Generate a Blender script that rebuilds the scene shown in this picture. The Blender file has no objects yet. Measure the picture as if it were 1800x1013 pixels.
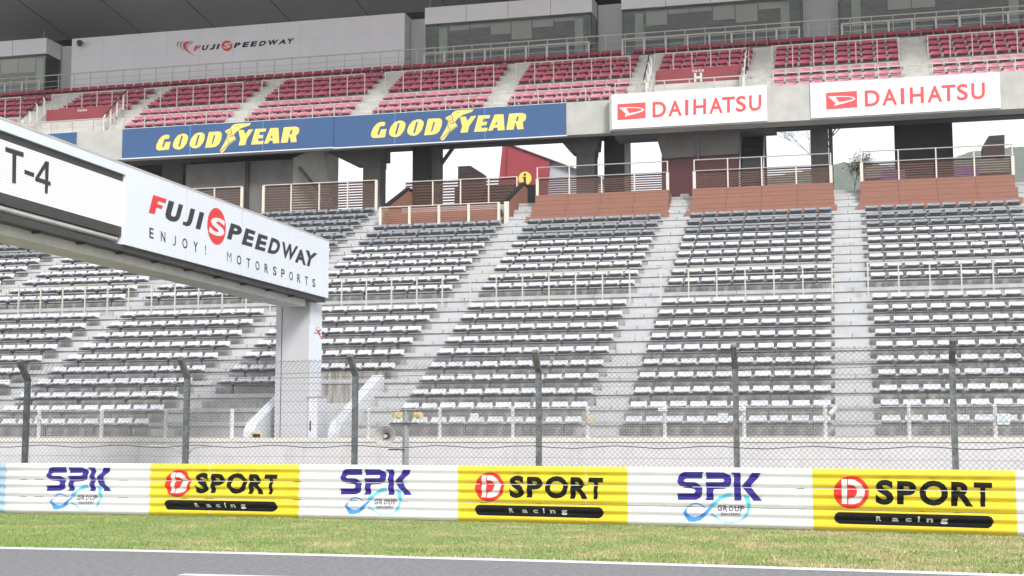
import bpy, bmesh, math, random
import numpy as np
from mathutils import Vector
from mathutils.geometry import tessellate_polygon
random.seed(7); rng = np.random.default_rng(7)
S = bpy.context.scene; COL = S.collection

# ------------------------------------------------------------------ camera
FPX, YAW, PIT, ROLL = 2395.7, -.24159, .10825, -.00076
EYE = np.array([0., 0., 1.6])
cy, sy, cp, sp = math.cos(YAW), math.sin(YAW), math.cos(PIT), math.sin(PIT)
FW = np.array([sy*cp, cy*cp, sp]); RT = np.array([cy, -sy, 0.]); UP = np.cross(RT, FW)
RT, UP = (math.cos(ROLL)*RT+math.sin(ROLL)*UP, -math.sin(ROLL)*RT+math.cos(ROLL)*UP)
def ray(u, v): return FW + RT*(u-900)/FPX + UP*(506.5-v)/FPX
def at(u, v, Y=None, Z=None, X=None):
    d = ray(u, v)
    t = Y/d[1] if Y is not None else ((Z-1.6)/d[2] if Z is not None else X/d[0])
    return EYE + d*t
def pix(p):
    q = np.asarray(p, float)-EYE; z = q@FW
    return 900+FPX*(q@RT)/z, 506.5-FPX*(q@UP)/z
cam = bpy.data.cameras.new("camera"); co = bpy.data.objects.new("camera", cam); COL.objects.link(co)
cam.sensor_width = 36; cam.lens = FPX/1800*36; cam.clip_end = 5000; cam.clip_start = .1
from mathutils import Matrix
M = Matrix((tuple(RT), tuple(UP), tuple(-FW))).transposed().to_4x4(); M.translation = Vector(EYE); co.matrix_world = M
S.camera = co

# ------------------------------------------------------------------ materials
def nd(nt, t, **k):
    n = nt.nodes.new(t)
    for a, b in k.items(): setattr(n, a, b)
    return n
def mat(name, col, rough=.6, var=.12, scale=6., streak=0., metal=0., bump=0., col2=None, objvar=0., coat=0., spec=.5, sc3=None):
    m = bpy.data.materials.new(name); m.use_nodes = True; nt = m.node_tree; L = nt.links
    b = nt.nodes["Principled BSDF"]; b.inputs["Roughness"].default_value = rough; b.inputs["Metallic"].default_value = metal
    b.inputs["Coat Weight"].default_value = coat; b.inputs["Specular IOR Level"].default_value = spec
    geo = nd(nt, "ShaderNodeNewGeometry"); mp = nd(nt, "ShaderNodeMapping"); L.new(geo.outputs["Position"], mp.inputs[0])
    mp.inputs["Scale"].default_value = sc3 or (1, 1, 1)
    n1 = nd(nt, "ShaderNodeTexNoise"); n1.inputs["Scale"].default_value = scale; n1.inputs["Detail"].default_value = 6; n1.inputs["Roughness"].default_value = .65
    L.new(mp.outputs[0], n1.inputs["Vector"])
    c2 = col2 or tuple(c*(1-2.2*var) for c in col)
    rp = nd(nt, "ShaderNodeMapRange"); rp.inputs[1].default_value = .35; rp.inputs[2].default_value = .68
    L.new(n1.outputs["Fac"], rp.inputs[0])
    mx = nd(nt, "ShaderNodeMix", data_type='RGBA'); mx.inputs[6].default_value = (*col, 1); mx.inputs[7].default_value = (*c2, 1)
    L.new(rp.outputs[0], mx.inputs[0]); out = mx.outputs[2]
    if streak:
        m2 = nd(nt, "ShaderNodeMapping"); m2.inputs["Scale"].default_value = (5, 5, .45); L.new(geo.outputs["Position"], m2.inputs[0])
        n2 = nd(nt, "ShaderNodeTexNoise"); n2.inputs["Scale"].default_value = 1.6; n2.inputs["Detail"].default_value = 8; n2.inputs["Roughness"].default_value = .75
        L.new(m2.outputs[0], n2.inputs["Vector"])
        r2 = nd(nt, "ShaderNodeMapRange"); r2.inputs[1].default_value = .54; r2.inputs[2].default_value = .74; r2.inputs[4].default_value = streak
        L.new(n2.outputs["Fac"], r2.inputs[0])
        m3 = nd(nt, "ShaderNodeMix", data_type='RGBA'); m3.inputs[7].default_value = (col[0]*.23, col[1]*.2, col[2]*.165, 1)
        L.new(out, m3.inputs[6]); L.new(r2.outputs[0], m3.inputs[0]); out = m3.outputs[2]
    if objvar:
        oi = nd(nt, "ShaderNodeObjectInfo"); hs = nd(nt, "ShaderNodeHueSaturation"); r3 = nd(nt, "ShaderNodeMapRange")
        r3.inputs[3].default_value = 1-objvar; r3.inputs[4].default_value = 1+objvar*.4
        L.new(oi.outputs["Random"], r3.inputs[0]); L.new(r3.outputs[0], hs.inputs["Value"]); L.new(out, hs.inputs["Color"]); out = hs.outputs[0]
    L.new(out, b.inputs["Base Color"])
    if bump:
        bp = nd(nt, "ShaderNodeBump"); bp.inputs["Strength"].default_value = bump; bp.inputs["Distance"].default_value = .02
        L.new(n1.outputs["Fac"], bp.inputs["Height"]); L.new(bp.outputs[0], b.inputs["Normal"])
    return m
def glass(name, tint, ior=1.75):
    m = bpy.data.materials.new(name); m.use_nodes = True; nt = m.node_tree; L = nt.links
    nt.nodes.remove(nt.nodes["Principled BSDF"])
    t = nd(nt, "ShaderNodeBsdfTransparent"); t.inputs[0].default_value = (*tint, 1)
    g = nd(nt, "ShaderNodeBsdfGlossy"); g.inputs["Roughness"].default_value = .02; g.inputs[0].default_value = (.95, .95, .93, 1)
    fr = nd(nt, "ShaderNodeFresnel"); fr.inputs[0].default_value = ior
    ms = nd(nt, "ShaderNodeMixShader"); L.new(fr.outputs[0], ms.inputs[0]); L.new(t.outputs[0], ms.inputs[1]); L.new(g.outputs[0], ms.inputs[2])
    L.new(ms.outputs[0], nt.nodes["Material Output"].inputs[0]); return m
K = dict(
 concrete=mat("terrace_concrete", (.46, .45, .44), .85, .1, 2.5, 1., bump=.1),
 nosing=mat("nosing_concrete", (.52, .525, .52), .8, .07, 2., .5),
 step=mat("painted_step", (.51, .525, .54), .7, .05, 1.5, .2),
 wall=mat("painted_concrete_wall", (.70, .685, .68), .75, .06, 1.6, .32),
 fascia=mat("fascia_concrete", (.56, .56, .52), .8, .1, 1.2, .25),
 deckcon=mat("deck_concrete", (.66, .66, .61), .85, .1, 2., .3),
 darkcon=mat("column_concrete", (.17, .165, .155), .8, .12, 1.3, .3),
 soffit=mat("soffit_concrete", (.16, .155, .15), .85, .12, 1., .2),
 stained=mat("stained_concrete", (.52, .51, .49), .85, .1, 1.5, col2=(.15, .115, .085), sc3=(6, 6, .5)),
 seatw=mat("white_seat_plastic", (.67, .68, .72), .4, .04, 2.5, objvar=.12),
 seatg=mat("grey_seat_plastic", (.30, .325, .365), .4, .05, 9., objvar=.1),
 red0=mat("red_seat_plastic", (.62, .12, .18), .4, .06, 3., objvar=.16),
 red1=mat("pink_seat_plastic", (.72, .27, .35), .45, .08, 3., objvar=.12),
 red2=mat("dark_red_seat_plastic", (.44, .05, .08), .4, .06, 3., objvar=.1),
 rail=mat("seat_rail_steel", (.13, .133, .137), .5, .1, 5., metal=.3),
 cream=mat("cream_paint", (.72, .67, .58), .5, .06, 4.),
 creaml=mat("pale_cream_paint", (.56, .535, .47), .5, .05, 4.),
 white=mat("white_paint", (.82, .82, .80), .45, .03, 3.),
 beamw=mat("white_rail_paint", (.85, .87, .885), .3, .03, 2.5, .06, coat=.3),
 yellow=mat("yellow_rail_paint", (.84, .69, .04), .32, .04, 2.5, .13, coat=.3),
 paleblue=mat("pale_blue_paint", (.50, .68, .86), .3, .03, 2.),
 black=mat("black_paint", (.008, .008, .008), .4, .05, 3., spec=.2),
 redp=mat("red_paint", (.78, .03, .02), .4, .03, 3.),
 navy=mat("dark_blue_paint", (.035, .022, .27), .35, .05, 3.),
 rib1=mat("blue_ribbon_paint", (.06, .30, .78), .35, .03, 3.),
 rib2=mat("cyan_ribbon_paint", (.13, .60, .85), .35, .03, 3.),
 grp=mat("grey_letter_paint", (.10, .08, .13), .5, .03, 3.),
 gblue=mat("blue_board", (.036, .105, .255), .45, .06, .6, coat=.2),
 gseam=mat("board_seam_blue", (.06, .22, .52), .5, .03, 3.),
 gyel=mat("yellow_letter", (.95, .71, .18), .5, .02, 3.),
 wboard=mat("white_board", (.82, .85, .88), .45, .02, .8),
 dred=mat("coral_red_letter", (.82, .09, .085), .5, .02, 3.),
 gantw=mat("gantry_white_cladding", (.78, .83, .89), .4, .02, .7),
 fred=mat("red_letter", (.80, .045, .05), .45, .02, 3.),
 fgrey=mat("charcoal_letter", (.035, .035, .04), .5, .02, 3.),
 gantd=mat("gantry_dark_steel", (.06, .06, .06), .6, .1, 3.),
 gantg=mat("gantry_grey_steel", (.58, .57, .54), .6, .1, 2., .2),
 pillar=mat("pillar_grey_cladding", (.52, .52, .54), .5, .03, 1.),
 pillar_lit=mat("pillar_lit_cladding", (.72, .75, .80), .5, .03, 1.),
 parapet=mat("white_parapet", (.70, .72, .76), .6, .05, 2., .15),
 postg=mat("pole_grey_paint", (.36, .38, .39), .5, .1, 6.),
 steelr=mat("beige_steel_rail", (.56, .53, .47), .45, .06, 4., metal=.2),
 galv=mat("galvanised_steel", (.23, .25, .26), .5, .3, 9., metal=.35, bump=.1),
 wire=mat("fence_wire", (.17, .175, .18), .5, .1, 5., metal=.3),
 mesh=mat("light_wire_mesh", (.46, .45, .43), .6, .1, 8.),
 brown=mat("brown_cladding", (.31, .145, .10), .7, .07, 3., bump=.05, sc3=(.6, 1, 5)),
 slat=mat("brown_slat", (.105, .052, .037), .6, .15, 5.),
 maroon=mat("maroon_panel", (.075, .012, .017), .5, .08, 2.),
 gate=mat("gate_red_panel", (.34, .062, .075), .5, .05, 2.),
 dark=mat("dark_interior", (.008, .008, .008), .8, .1, 2.),
 blackp=mat("dark_panel", (.022, .021, .02), .6, .1, 1.),
 kiosk=mat("dark_red_brown_panel", (.03, .01, .01), .5, .1, 2.),
 purple=mat("purple_board", (.20, .10, .26), .6, .05, 2.),
 redb=mat("red_cladding", (.37, .05, .065), .5, .05, 1.),
 paleb=mat("pale_grey_cladding", (.55, .57, .62), .5, .04, 1.),
 signy=mat("yellow_sign", (.88, .66, .12), .5, .02, 3.),
 panelw=mat("white_wall_panel", (.84, .83, .85), .45, .03, .5),
 paneld=mat("grey_wall_panel", (.66, .66, .68), .5, .03, .5),
 roof=mat("roof_soffit", (.50, .465, .465), .6, .05, .3),
 seam=mat("soffit_seam", (.17, .16, .16), .6, .05, 1.),
 room=mat("room_wall", (.40, .42, .38), .7, .3, .6),
 curtain=mat("pale_curtain", (.60, .72, .66), .8, .1, 3.),
 stone=mat("yellowed_concrete", (.62, .52, .36), .8, .15, 4.), coping=mat("wall_coping_paint", (.78, .74, .67), .8, .06, 3., .25),
 horn=mat("horn_grey", (.55, .54, .50), .45, .08, 5.),
 hornd=mat("horn_throat", (.10, .09, .08), .6, .1, 5.),
 amber=mat("faded_amber_plastic", (.72, .55, .25), .6, .25, 12.),
 asphalt=mat("asphalt", (.27, .27, .275), .85, .22, 13., bump=.6),
 line=mat("white_line", (.80, .80, .80), .6, .06, 12.),
 soil=mat("turf_soil", (.25, .29, .11), .95, .2, 3., col2=(.36, .30, .17), bump=.6),
 edge=mat("dusty_edge", (.24, .20, .15), .95, .25, 9., bump=.5),
 service=mat("service_road", (.16, .16, .16), .9, .2, 6.),
 hill=mat("wooded_hill", (.085, .11, .07), .95, .3, .05, col2=(.045, .07, .04)),
 bark=mat("bark", (.10, .085, .07), .9, .2, 8.),
 bud=mat("spring_leaf", (.50, .50, .16), .7, .25, 5.),
 note=mat("white_notice", (.80, .80, .78), .6, .03, 8.),
 notel=mat("notice_blue_print", (.35, .52, .62), .6, .03, 8.),
)
K['wglass'] = glass("window_glass", (.80, .81, .77), 1.5)
K['bglass'] = glass("balustrade_glass", (.88, .91, .92), 1.4)
# led screen: lit white pixels in a fine dot grid
def led():
    m = bpy.data.materials.new("lit_screen"); m.use_nodes = True; nt = m.node_tree; L = nt.links; b = nt.nodes["Principled BSDF"]
    geo = nd(nt, "ShaderNodeNewGeometry"); sx = nd(nt, "ShaderNodeSeparateXYZ"); L.new(geo.outputs["Position"], sx.inputs[0])
    fs = []
    for ax in ("Y", "Z"):
        a = nd(nt, "ShaderNodeMath", operation='MULTIPLY'); a.inputs[1].default_value = 1/.05; L.new(sx.outputs[ax], a.inputs[0])
        f = nd(nt, "ShaderNodeMath", operation='FRACT'); L.new(a.outputs[0], f.inputs[0])
        g = nd(nt, "ShaderNodeMath", operation='GREATER_THAN'); g.inputs[1].default_value = .16; L.new(f.outputs[0], g.inputs[0]); fs.append(g)
    mu = nd(nt, "ShaderNodeMath", operation='MULTIPLY'); L.new(fs[0].outputs[0], mu.inputs[0]); L.new(fs[1].outputs[0], mu.inputs[1])
    mr = nd(nt, "ShaderNodeMapRange"); mr.inputs[3].default_value = .16; mr.inputs[4].default_value = .46; L.new(mu.outputs[0], mr.inputs[0])
    b.inputs["Base Color"].default_value = (.25, .25, .25, 1); b.inputs["Roughness"].default_value = .6
    b.inputs["Emission Color"].default_value = (1, .98, 1, 1); L.new(mr.outputs[0], b.inputs["Emission Strength"]); return m
K['led'] = led()

# ------------------------------------------------------------------ builders
WL = {}
def tag(o, label=None, cat=None, group=None, kind=None):
    if label: o['label'] = label
    if cat: o['category'] = cat
    if group: o['group'] = group
    if kind: o['kind'] = kind
    return o
def thing(name, label, cat, loc=(0, 0, 0), group=None):
    o = bpy.data.objects.new(name, None); COL.objects.link(o); o.location = loc; o.empty_display_size = .3
    WL[o] = np.array(loc, float); return tag(o, label, cat, group)
class MB:
    def __init__(s): s.v = []; s.f = []; s.mi = []
    def add(s, V, Fc, m=0):
        n = len(s.v); s.v += [tuple(map(float, p)) for p in V]; s.f += [tuple(n+i for i in f) for f in Fc]; s.mi += [m]*len(Fc); return s
    def box(s, x0, x1, y0, y1, z0, z1, m=0):
        return s.add([(x0,y0,z0),(x1,y0,z0),(x1,y1,z0),(x0,y1,z0),(x0,y0,z1),(x1,y0,z1),(x1,y1,z1),(x0,y1,z1)],
              [(3,2,1,0),(4,5,6,7),(0,1,5,4),(1,2,6,5),(2,3,7,6),(3,0,4,7)], m)
    def tube(s, a, b, r, n=6, m=0, r2=None, cap=True):
        a, b = np.asarray(a, float), np.asarray(b, float); d = b-a; l = np.linalg.norm(d)
        if l < 1e-6: return s
        d /= l; h = np.array([0, 0, 1.]) if abs(d[2]) < .9 else np.array([1., 0, 0]); u = np.cross(d, h); u /= np.linalg.norm(u); w = np.cross(u, d)
        r2 = r if r2 is None else r2; V = []
        for c, rr in ((a, r), (b, r2)):
            for i in range(n):
                t = 2*math.pi*(i+.5)/n; V.append(c+rr*(math.cos(t)*u+math.sin(t)*w))
        Fc = [(i, (i+1) % n, n+(i+1) % n, n+i) for i in range(n)]
        if cap: Fc += [tuple(range(n-1, -1, -1)), tuple(range(n, 2*n))]
        return s.add(V, Fc, m)
    def path(s, pts, r, n=6, m=0):
        for a, b in zip(pts[:-1], pts[1:]): s.tube(a, b, r, n, m)
        return s
    def bar(s, a, b, w, h, m=0):            # rectangular bar along a-b, h measured along z
        a, b = np.asarray(a, float), np.asarray(b, float); d = (b-a)/np.linalg.norm(b-a); sd = np.cross(d, [0, 0, 1.]); sd /= np.linalg.norm(sd)
        up = np.cross(sd, d); V = [c+sd*i*w/2+up*j*h/2 for c in (a, b) for i, j in ((-1,-1),(1,-1),(1,1),(-1,1))]
        return s.add(V, [(0,1,2,3),(7,6,5,4),(0,4,5,1),(1,5,6,2),(2,6,7,3),(3,7,4,0)], m)
    def prism(s, pts, d, m=0):              # closed outline pushed along vector d
        n = len(pts); d = np.asarray(d, float); V = [np.asarray(p, float) for p in pts]; V += [p+d for p in V]
        return s.add(V, [tuple(range(n)), tuple(range(2*n-1, n-1, -1))]+[(i, n+i, n+(i+1) % n, (i+1) % n) for i in range(n)], m)
    def profx(s, prof, x0, x1, m=0):        # (y,z) outline swept along x
        return s.prism([(x0, y, z) for y, z in prof], (x1-x0, 0, 0), m)
    def build(s, name, mats, parent=None, smooth=False, origin=None):
        me = bpy.data.meshes.new(name); off = WL[parent] if parent is not None else np.array(origin if origin is not None else (0, 0, 0), float)
        me.from_pydata([tuple(np.array(p)-off) for p in s.v], [], s.f)
        for m in (mats if isinstance(mats, (list, tuple)) else [mats]): me.materials.append(K[m])
        me.polygons.foreach_set("material_index", s.mi)
        if smooth: me.polygons.foreach_set("use_smooth", [True]*len(s.f))
        bm = bmesh.new(); bm.from_mesh(me); bmesh.ops.recalc_face_normals(bm, faces=bm.faces); bm.to_mesh(me); bm.free()
        o = bpy.data.objects.new(name, me); COL.objects.link(o)
        if parent is not None: o.parent = parent; WL[o] = WL[parent]
        else: o.location = tuple(off); WL[o] = off
        return o
def kids(o): return [c for c in COL.objects if c.parent == o]
def ordn(i): return {1: 'first', 2: 'second', 3: 'third', 4: 'fourth', 5: 'fifth', 6: 'sixth', 7: 'seventh', 8: 'eighth', 9: 'ninth', 10: 'tenth', 11: 'eleventh', 12: 'twelfth',
    13: 'thirteenth', 14: 'fourteenth', 15: 'fifteenth', 16: 'sixteenth', 17: 'seventeenth', 18: 'eighteenth', 19: 'nineteenth', 20: 'twentieth', 21: 'twenty first', 22: 'twenty second'}[i]

# ------------------------------------------------------------------ lettering
_G = {}
def glyph(ch, off=0.):
    if (ch, off) not in _G:
        c = bpy.data.curves.new('g', 'FONT'); c.body = ch; c.offset = off; c.fill_mode = 'FRONT'; c.resolution_u = 4
        o = bpy.data.objects.new('g', c); COL.objects.link(o); dg = bpy.context.evaluated_depsgraph_get(); dg.update()
        me = bpy.data.meshes.new_from_object(o.evaluated_get(dg))
        V = np.array([v.co[:2] for v in me.vertices]); Fc = [tuple(p.vertices) for p in me.polygons]
        bpy.data.objects.remove(o); bpy.data.meshes.remove(me); bpy.data.curves.remove(c)
        V = (V-V.min(0))/(V.max(0)-V.min(0)); _G[(ch, off)] = (V, Fc)
    return _G[(ch, off)]
def fill(loops):
    tri = tessellate_polygon([[Vector((p[0], p[1], 0)) for p in l] for l in loops])
    return [p for l in loops for p in l], [tuple(t) for t in tri]
def letq(ch, q, off=0.):        # letter in quad TL,TR,BR,BL (pixels) -> pts, faces
    V, Fc = glyph(ch, off); TL, TR, BR, BL = [np.array(p, float) for p in q]
    return [tuple((1-y)*((1-x)*BL+x*BR)+y*((1-x)*TL+x*TR)) if False else tuple((1-y)*(BL+(BR-BL)*x)+y*(TL+(TR-TL)*x)) for x, y in V], Fc
def ell(cx, cy_, rx, ry, n=40, rot=0.):
    return [(cx+rx*math.cos(t)*math.cos(rot)-ry*math.sin(t)*math.sin(rot), cy_+rx*math.cos(t)*math.sin(rot)+ry*math.sin(t)*math.cos(rot)) for t in [2*math.pi*i/n for i in range(n)]]
def zt(x0, y0, sc): return lambda P: [(x0+x/sc, y0+y/sc) for x, y in P]

# ================================================================== GROUND
def sheet(name, ys0, ys1, z, m, xs, kind='structure'):
    b = MB(); n = len(xs); V = [(x, ys0(x), z) for x in xs]+[(x, ys1(x), z) for x in xs]
    b.add(V, [(i, i+1, n+i+1, n+i) for i in range(n-1)]); o = b.build(name, m); return tag(o, kind=kind)
cB = np.polyfit([-17.3, -11.47, -6.12, -1.41, 2.65], [25.41, 25.32, 24.84, 24.115, 23.293], 2)
def Yb(x): return float(np.polyval(cB, min(max(x, -24), 9)))
def Tl(x): return float(np.polyval(cT, min(max(x, -22), 9)))
cT = np.polyfit([-11.93, -7.99, -4.3, -1.01, 1.9], [17.60, 17.62, 17.43, 17.13, 16.86], 2)
XS = list(np.linspace(-40, 26, 67))
g = MB(); g.add([(-890, -55, -.06), (890, -55, -.06), (890, 755, -.06), (-890, 755, -.06)], [(0, 1, 2, 3)]); tag(g.build("ground", 'service'), kind='structure')
sheet("track", lambda x: -24, lambda x: Tl(x)+.02, 0., 'asphalt', XS)
sheet("track_edge_line", lambda x: Tl(x)-.17, lambda x: Tl(x)+.17, .004, 'line', XS)
sheet("grid_line", lambda x: 14.62+.0*x, lambda x: 14.83, .004, 'line', list(np.linspace(-7.6, -1, 8)))
sheet("verge_edge", lambda x: Tl(x)+.02, lambda x: Tl(x)+.42, -.004, 'edge', XS)
sheet("verge", lambda x: Tl(x)+.3, lambda x: Yb(x)+.25, 0.0, 'soil', XS)
sheet("service_road", lambda x: Yb(x)+.25, lambda x: 32.6, -.01, 'service', XS)

# grass blades: one uncountable mass
def grass():
    n = 190000; x = rng.uniform(-21, 7, n); ty = np.array([Tl(a) for a in x])+.22; by = np.array([Yb(a) for a in x])-.02
    e = rng.uniform(0, 1, n); y = ty+(by-ty)*e
    cl = np.sin(x*1.7+1.3*np.sin(y*2.1))*np.sin(y*1.9+1.1*np.cos(x*.9))
    h = rng.uniform(.014, .034, n)*(1+.25*cl); h[rng.random(n) < .006] *= 1.7
    k = rng.random(n) < .03; y[k] = (ty+rng.uniform(-.2, .25, n)*(.6+.6*np.sin(x*3.1)*np.sin(x*.83)))[k]; h[k] *= 1.2
    tc_ = rng.integers(0, 70, n); cx_ = rng.uniform(-20, 6, 70); ce_ = np.abs(rng.normal(0, .16, 70)); k = rng.random(n) < .05; x[k] = (cx_[tc_]+rng.normal(0, .16, n))[k]
    ty = np.array([Tl(a) for a in x])+.22; y[k] = (ty+ce_[tc_]*(by-ty)+rng.normal(0, .06, n))[k]; h[k] *= 1.7
    a = rng.uniform(0, 2*math.pi, n); w = rng.uniform(.006, .013, n); le = rng.uniform(0, .9, n)*h; la = rng.uniform(0, 2*math.pi, n)
    V = np.zeros((n, 3, 3)); V[:, 0] = np.c_[x-w*np.cos(a), y-w*np.sin(a), np.zeros(n)-.003]; V[:, 1] = np.c_[x+w*np.cos(a), y+w*np.sin(a), np.zeros(n)-.003]
    V[:, 2] = np.c_[x+le*np.cos(la), y+le*np.sin(la), h]
    me = bpy.data.meshes.new("grass"); me.vertices.add(3*n); me.vertices.foreach_set("co", V.ravel()); me.loops.add(3*n); me.loops.foreach_set("vertex_index", np.arange(3*n))
    me.polygons.add(n); me.polygons.foreach_set("loop_start", np.arange(n)*3); me.update(); me.validate()
    m = bpy.data.materials.new("grass_blade"); m.use_nodes = True; nt = m.node_tree; L = nt.links; b = nt.nodes["Principled BSDF"]; b.inputs["Roughness"].default_value = .7; b.inputs["Specular IOR Level"].default_value = .25
    geo = nd(nt, "ShaderNodeNewGeometry"); n1 = nd(nt, "ShaderNodeTexNoise"); n1.inputs["Scale"].default_value = .9; n1.inputs["Detail"].default_value = 5; n1.inputs["Roughness"].default_value = .7
    L.new(geo.outputs["Position"], n1.inputs["Vector"])
    sx = nd(nt, "ShaderNodeSeparateXYZ"); L.new(geo.outputs["Position"], sx.inputs[0]); ma = nd(nt, "ShaderNodeMath", operation='MULTIPLY_ADD'); ma.inputs[1].default_value = .009; ma.inputs[2].default_value = .045
    L.new(sx.outputs["X"], ma.inputs[0]); ad = nd(nt, "ShaderNodeMath", operation='ADD'); L.new(ma.outputs[0], ad.inputs[0]); L.new(n1.outputs["Fac"], ad.inputs[1])
    cr = nd(nt, "ShaderNodeValToRGB"); e = cr.color_ramp.elements; e[0].position = .36; e[0].color = (.22, .325, .095, 1); e[1].position = .72; e[1].color = (.53, .445, .255, 1)
    q = e.new(.52); q.color = (.31, .375, .135, 1); q = e.new(.6); q.color = (.45, .41, .21, 1)
    L.new(ad.outputs[0], cr.inputs[0])
    ri = geo.outputs["Random Per Island"]; hs = nd(nt, "ShaderNodeHueSaturation"); mr = nd(nt, "ShaderNodeMapRange"); mr.inputs[3].default_value = .6; mr.inputs[4].default_value = 1.45; L.new(ri, mr.inputs[0]); L.new(mr.outputs[0], hs.inputs["Value"])
    L.new(cr.outputs[0], hs.inputs["Color"]); L.new(hs.outputs[0], b.inputs["Base Color"]); me.materials.append(m)
    o = bpy.data.objects.new("grass", me); COL.objects.link(o); tag(o, "short patchy green and straw grass between track line and guardrail", "grass", kind='stuff')
grass()

# ================================================================== GUARDRAIL
H = .335; Z0 = [.018, .366, .714]
PR = [(0., .0), (.035, .012), (.12, .046), (.18, .060), (.28, .062), (.34, .050), (.43, .014), (.50, .004), (.57, .014), (.66, .050), (.72, .062), (.82, .060), (.88, .046), (.965, .012), (1., .0)]
def prof(z):
    for z0 in Z0:
        if z0-1e-4 <= z <= z0+H+1e-4: return float(np.interp((z-z0)/H, [a for a, _ in PR], [b for _, b in PR]))
    return 0.
ZL = sorted({round(z0+a*H, 5) for z0 in Z0 for a, _ in PR})
gr = thing("guardrail", "triple white corrugated steel guardrail along the grass, painted with adverts", "guardrail", (-6, 24.8, 0))
xs = np.arange(-23, 8.01, .5)
for z0 in Z0:
    b = MB(); n = len(PR)
    V = [(x, Yb(x)-d, z0+a*H) for x in xs for a, d in PR]+[(x, Yb(x)-d+.006, z0+a*H) for x in xs for a, d in PR]; o2 = len(xs)*n
    Fc = [(i*n+j, (i+1)*n+j, (i+1)*n+j+1, i*n+j+1) for i in range(len(xs)-1) for j in range(n-1)]
    b.add(V, Fc+[tuple(o2+k for k in f) for f in Fc]); b.build("rail_beam", 'beamw', gr, smooth=True)
for x in np.arange(-22.3, 8, 1.95):
    MB().box(x-.06, x+.06, Yb(x)+.01, Yb(x)+.16, -.05, 1.03).build("post", 'galv', gr)
for x in np.arange(-20.28, 8, 3.9):      # overlap joints with bolt heads
    b = MB()
    for z0 in Z0:
        b.add([(x+dx, Yb(x)-d-.003, z0+a*H) for dx in (-.006, .006) for a, d in PR], [(j, len(PR)+j, len(PR)+j+1, j+1) for j in range(len(PR)-1)])
        for dx in (-.13, .13):
            pass
    b.build("splice_joint", 'white', gr)
def onrail(u, v):
    X = (u-900)/FPX*24-6
    for _ in range(12):
        p = at(u, v, Y=Yb(X)-.05); X = p[0]
    return X, p[2]
def paint(name, pieces, mats, label=None, dx=0., parent=gr, sx=1., x0=0.):
    """pieces: list of (pts(x,z), faces, mat index, lift)"""
    out = MB()
    for P, Fc, mi, lift in pieces:
        bm = bmesh.new(); vs = [bm.verts.new((x0+(p[0]-x0)*sx+dx, p[1], 0)) for p in P]
        for f in Fc:
            try: bm.faces.new([vs[i] for i in f])
            except ValueError: pass
        xr = [v.co.x for v in bm.verts]
        for z in ZL: bmesh.ops.bisect_plane(bm, geom=bm.verts[:]+bm.edges[:]+bm.faces[:], plane_co=(0, z, 0), plane_no=(0, 1, 0), dist=1e-5)
        for x in np.arange(math.floor(min(xr)*2)/2, max(xr), .5):
            if x > min(xr): bmesh.ops.bisect_plane(bm, geom=bm.verts[:]+bm.edges[:]+bm.faces[:], plane_co=(x, 0, 0), plane_no=(1, 0, 0), dist=1e-5)
        bm.verts.index_update(); V = [(v.co.x, Yb(v.co.x)-prof(v.co.y)-lift, v.co.y) for v in bm.verts]; F2 = []
        for f in bm.faces:
            zc = f.calc_center_median().y
            if any(z0 <= zc <= z0+H for z0 in Z0): F2.append([v.index for v in f.verts])
        bm.free(); out.add(V, F2, mi)
    o = out.build(name, mats, parent)
    if label: o['label'] = label
    return o
def rl(P): return [onrail(u, v) for u, v in P]
# blue three-letter logo with ribbon, traced on its own board
z = zt(1180, 815, 8.81); pc = []
def addp(lst, loops, mi, lift, zf): P, Fc = fill(loops); lst.append((rl(zf(P)), Fc, mi, lift))
addp(pc, [[(505,128),(200,128),(140,160),(105,205),(92,275),(120,335),(180,375),(320,388),(365,402),(378,430),(350,462),(92,462),(100,562),(390,562),(450,530),(482,470),(482,385),(410,305),(370,288),(230,285),(200,275),(197,255),(225,235),(478,235),(478,170)]], 0, .005, z)
addp(pc, [[(540,240),(800,238),(822,262),(800,287),(535,287),(535,375),(545,395),(545,530),(515,568),(657,568),(650,440),(660,398),(820,393),(895,360),(930,310),(935,250),(905,185),(815,137),(535,133)]], 0, .005, z)
addp(pc, [[(925,137),(1072,140),(1074,260),(1072,350),(1078,400),(1085,575),(975,575),(970,400),(962,350),(970,260),(965,185)]], 0, .005, z)
addp(pc, [[(1250,143),(1390,145),(1345,225),(1240,330),(1230,375),(1270,405),(1330,490),(1410,580),(1270,578),(1200,480),(1125,400),(1084,365),(1140,290),(1195,220)]], 0, .005, z)
addp(pc, [[(235,690),(300,625),(380,605),(450,625),(540,680),(510,690),(440,645),(375,628),(310,645),(240,700)]], 1, .004, z)
addp(pc, [[(225,690),(185,760),(215,840),(270,895),(360,900),(450,880),(520,820),(580,755),(640,690),(570,690),(490,770),(430,815),(360,830),(290,815),(240,760),(247,700)]], 1, .003, z)
addp(pc, [[(640,690),(740,590),(860,525),(942,510),(945,440),(850,460),(720,530),(620,620),(570,690)]], 2, .003, z)
addp(pc, [[(1110,485),(1190,505),(1230,590),(1225,690),(1195,790),(1120,870),(1040,905),(930,925),(830,915),(750,880),(605,795),(630,765),(700,820),(790,885),(890,912),(980,905),(1060,880),(1130,820),(1165,745),(1175,640),(1140,560)]], 2, .003, z)
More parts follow.
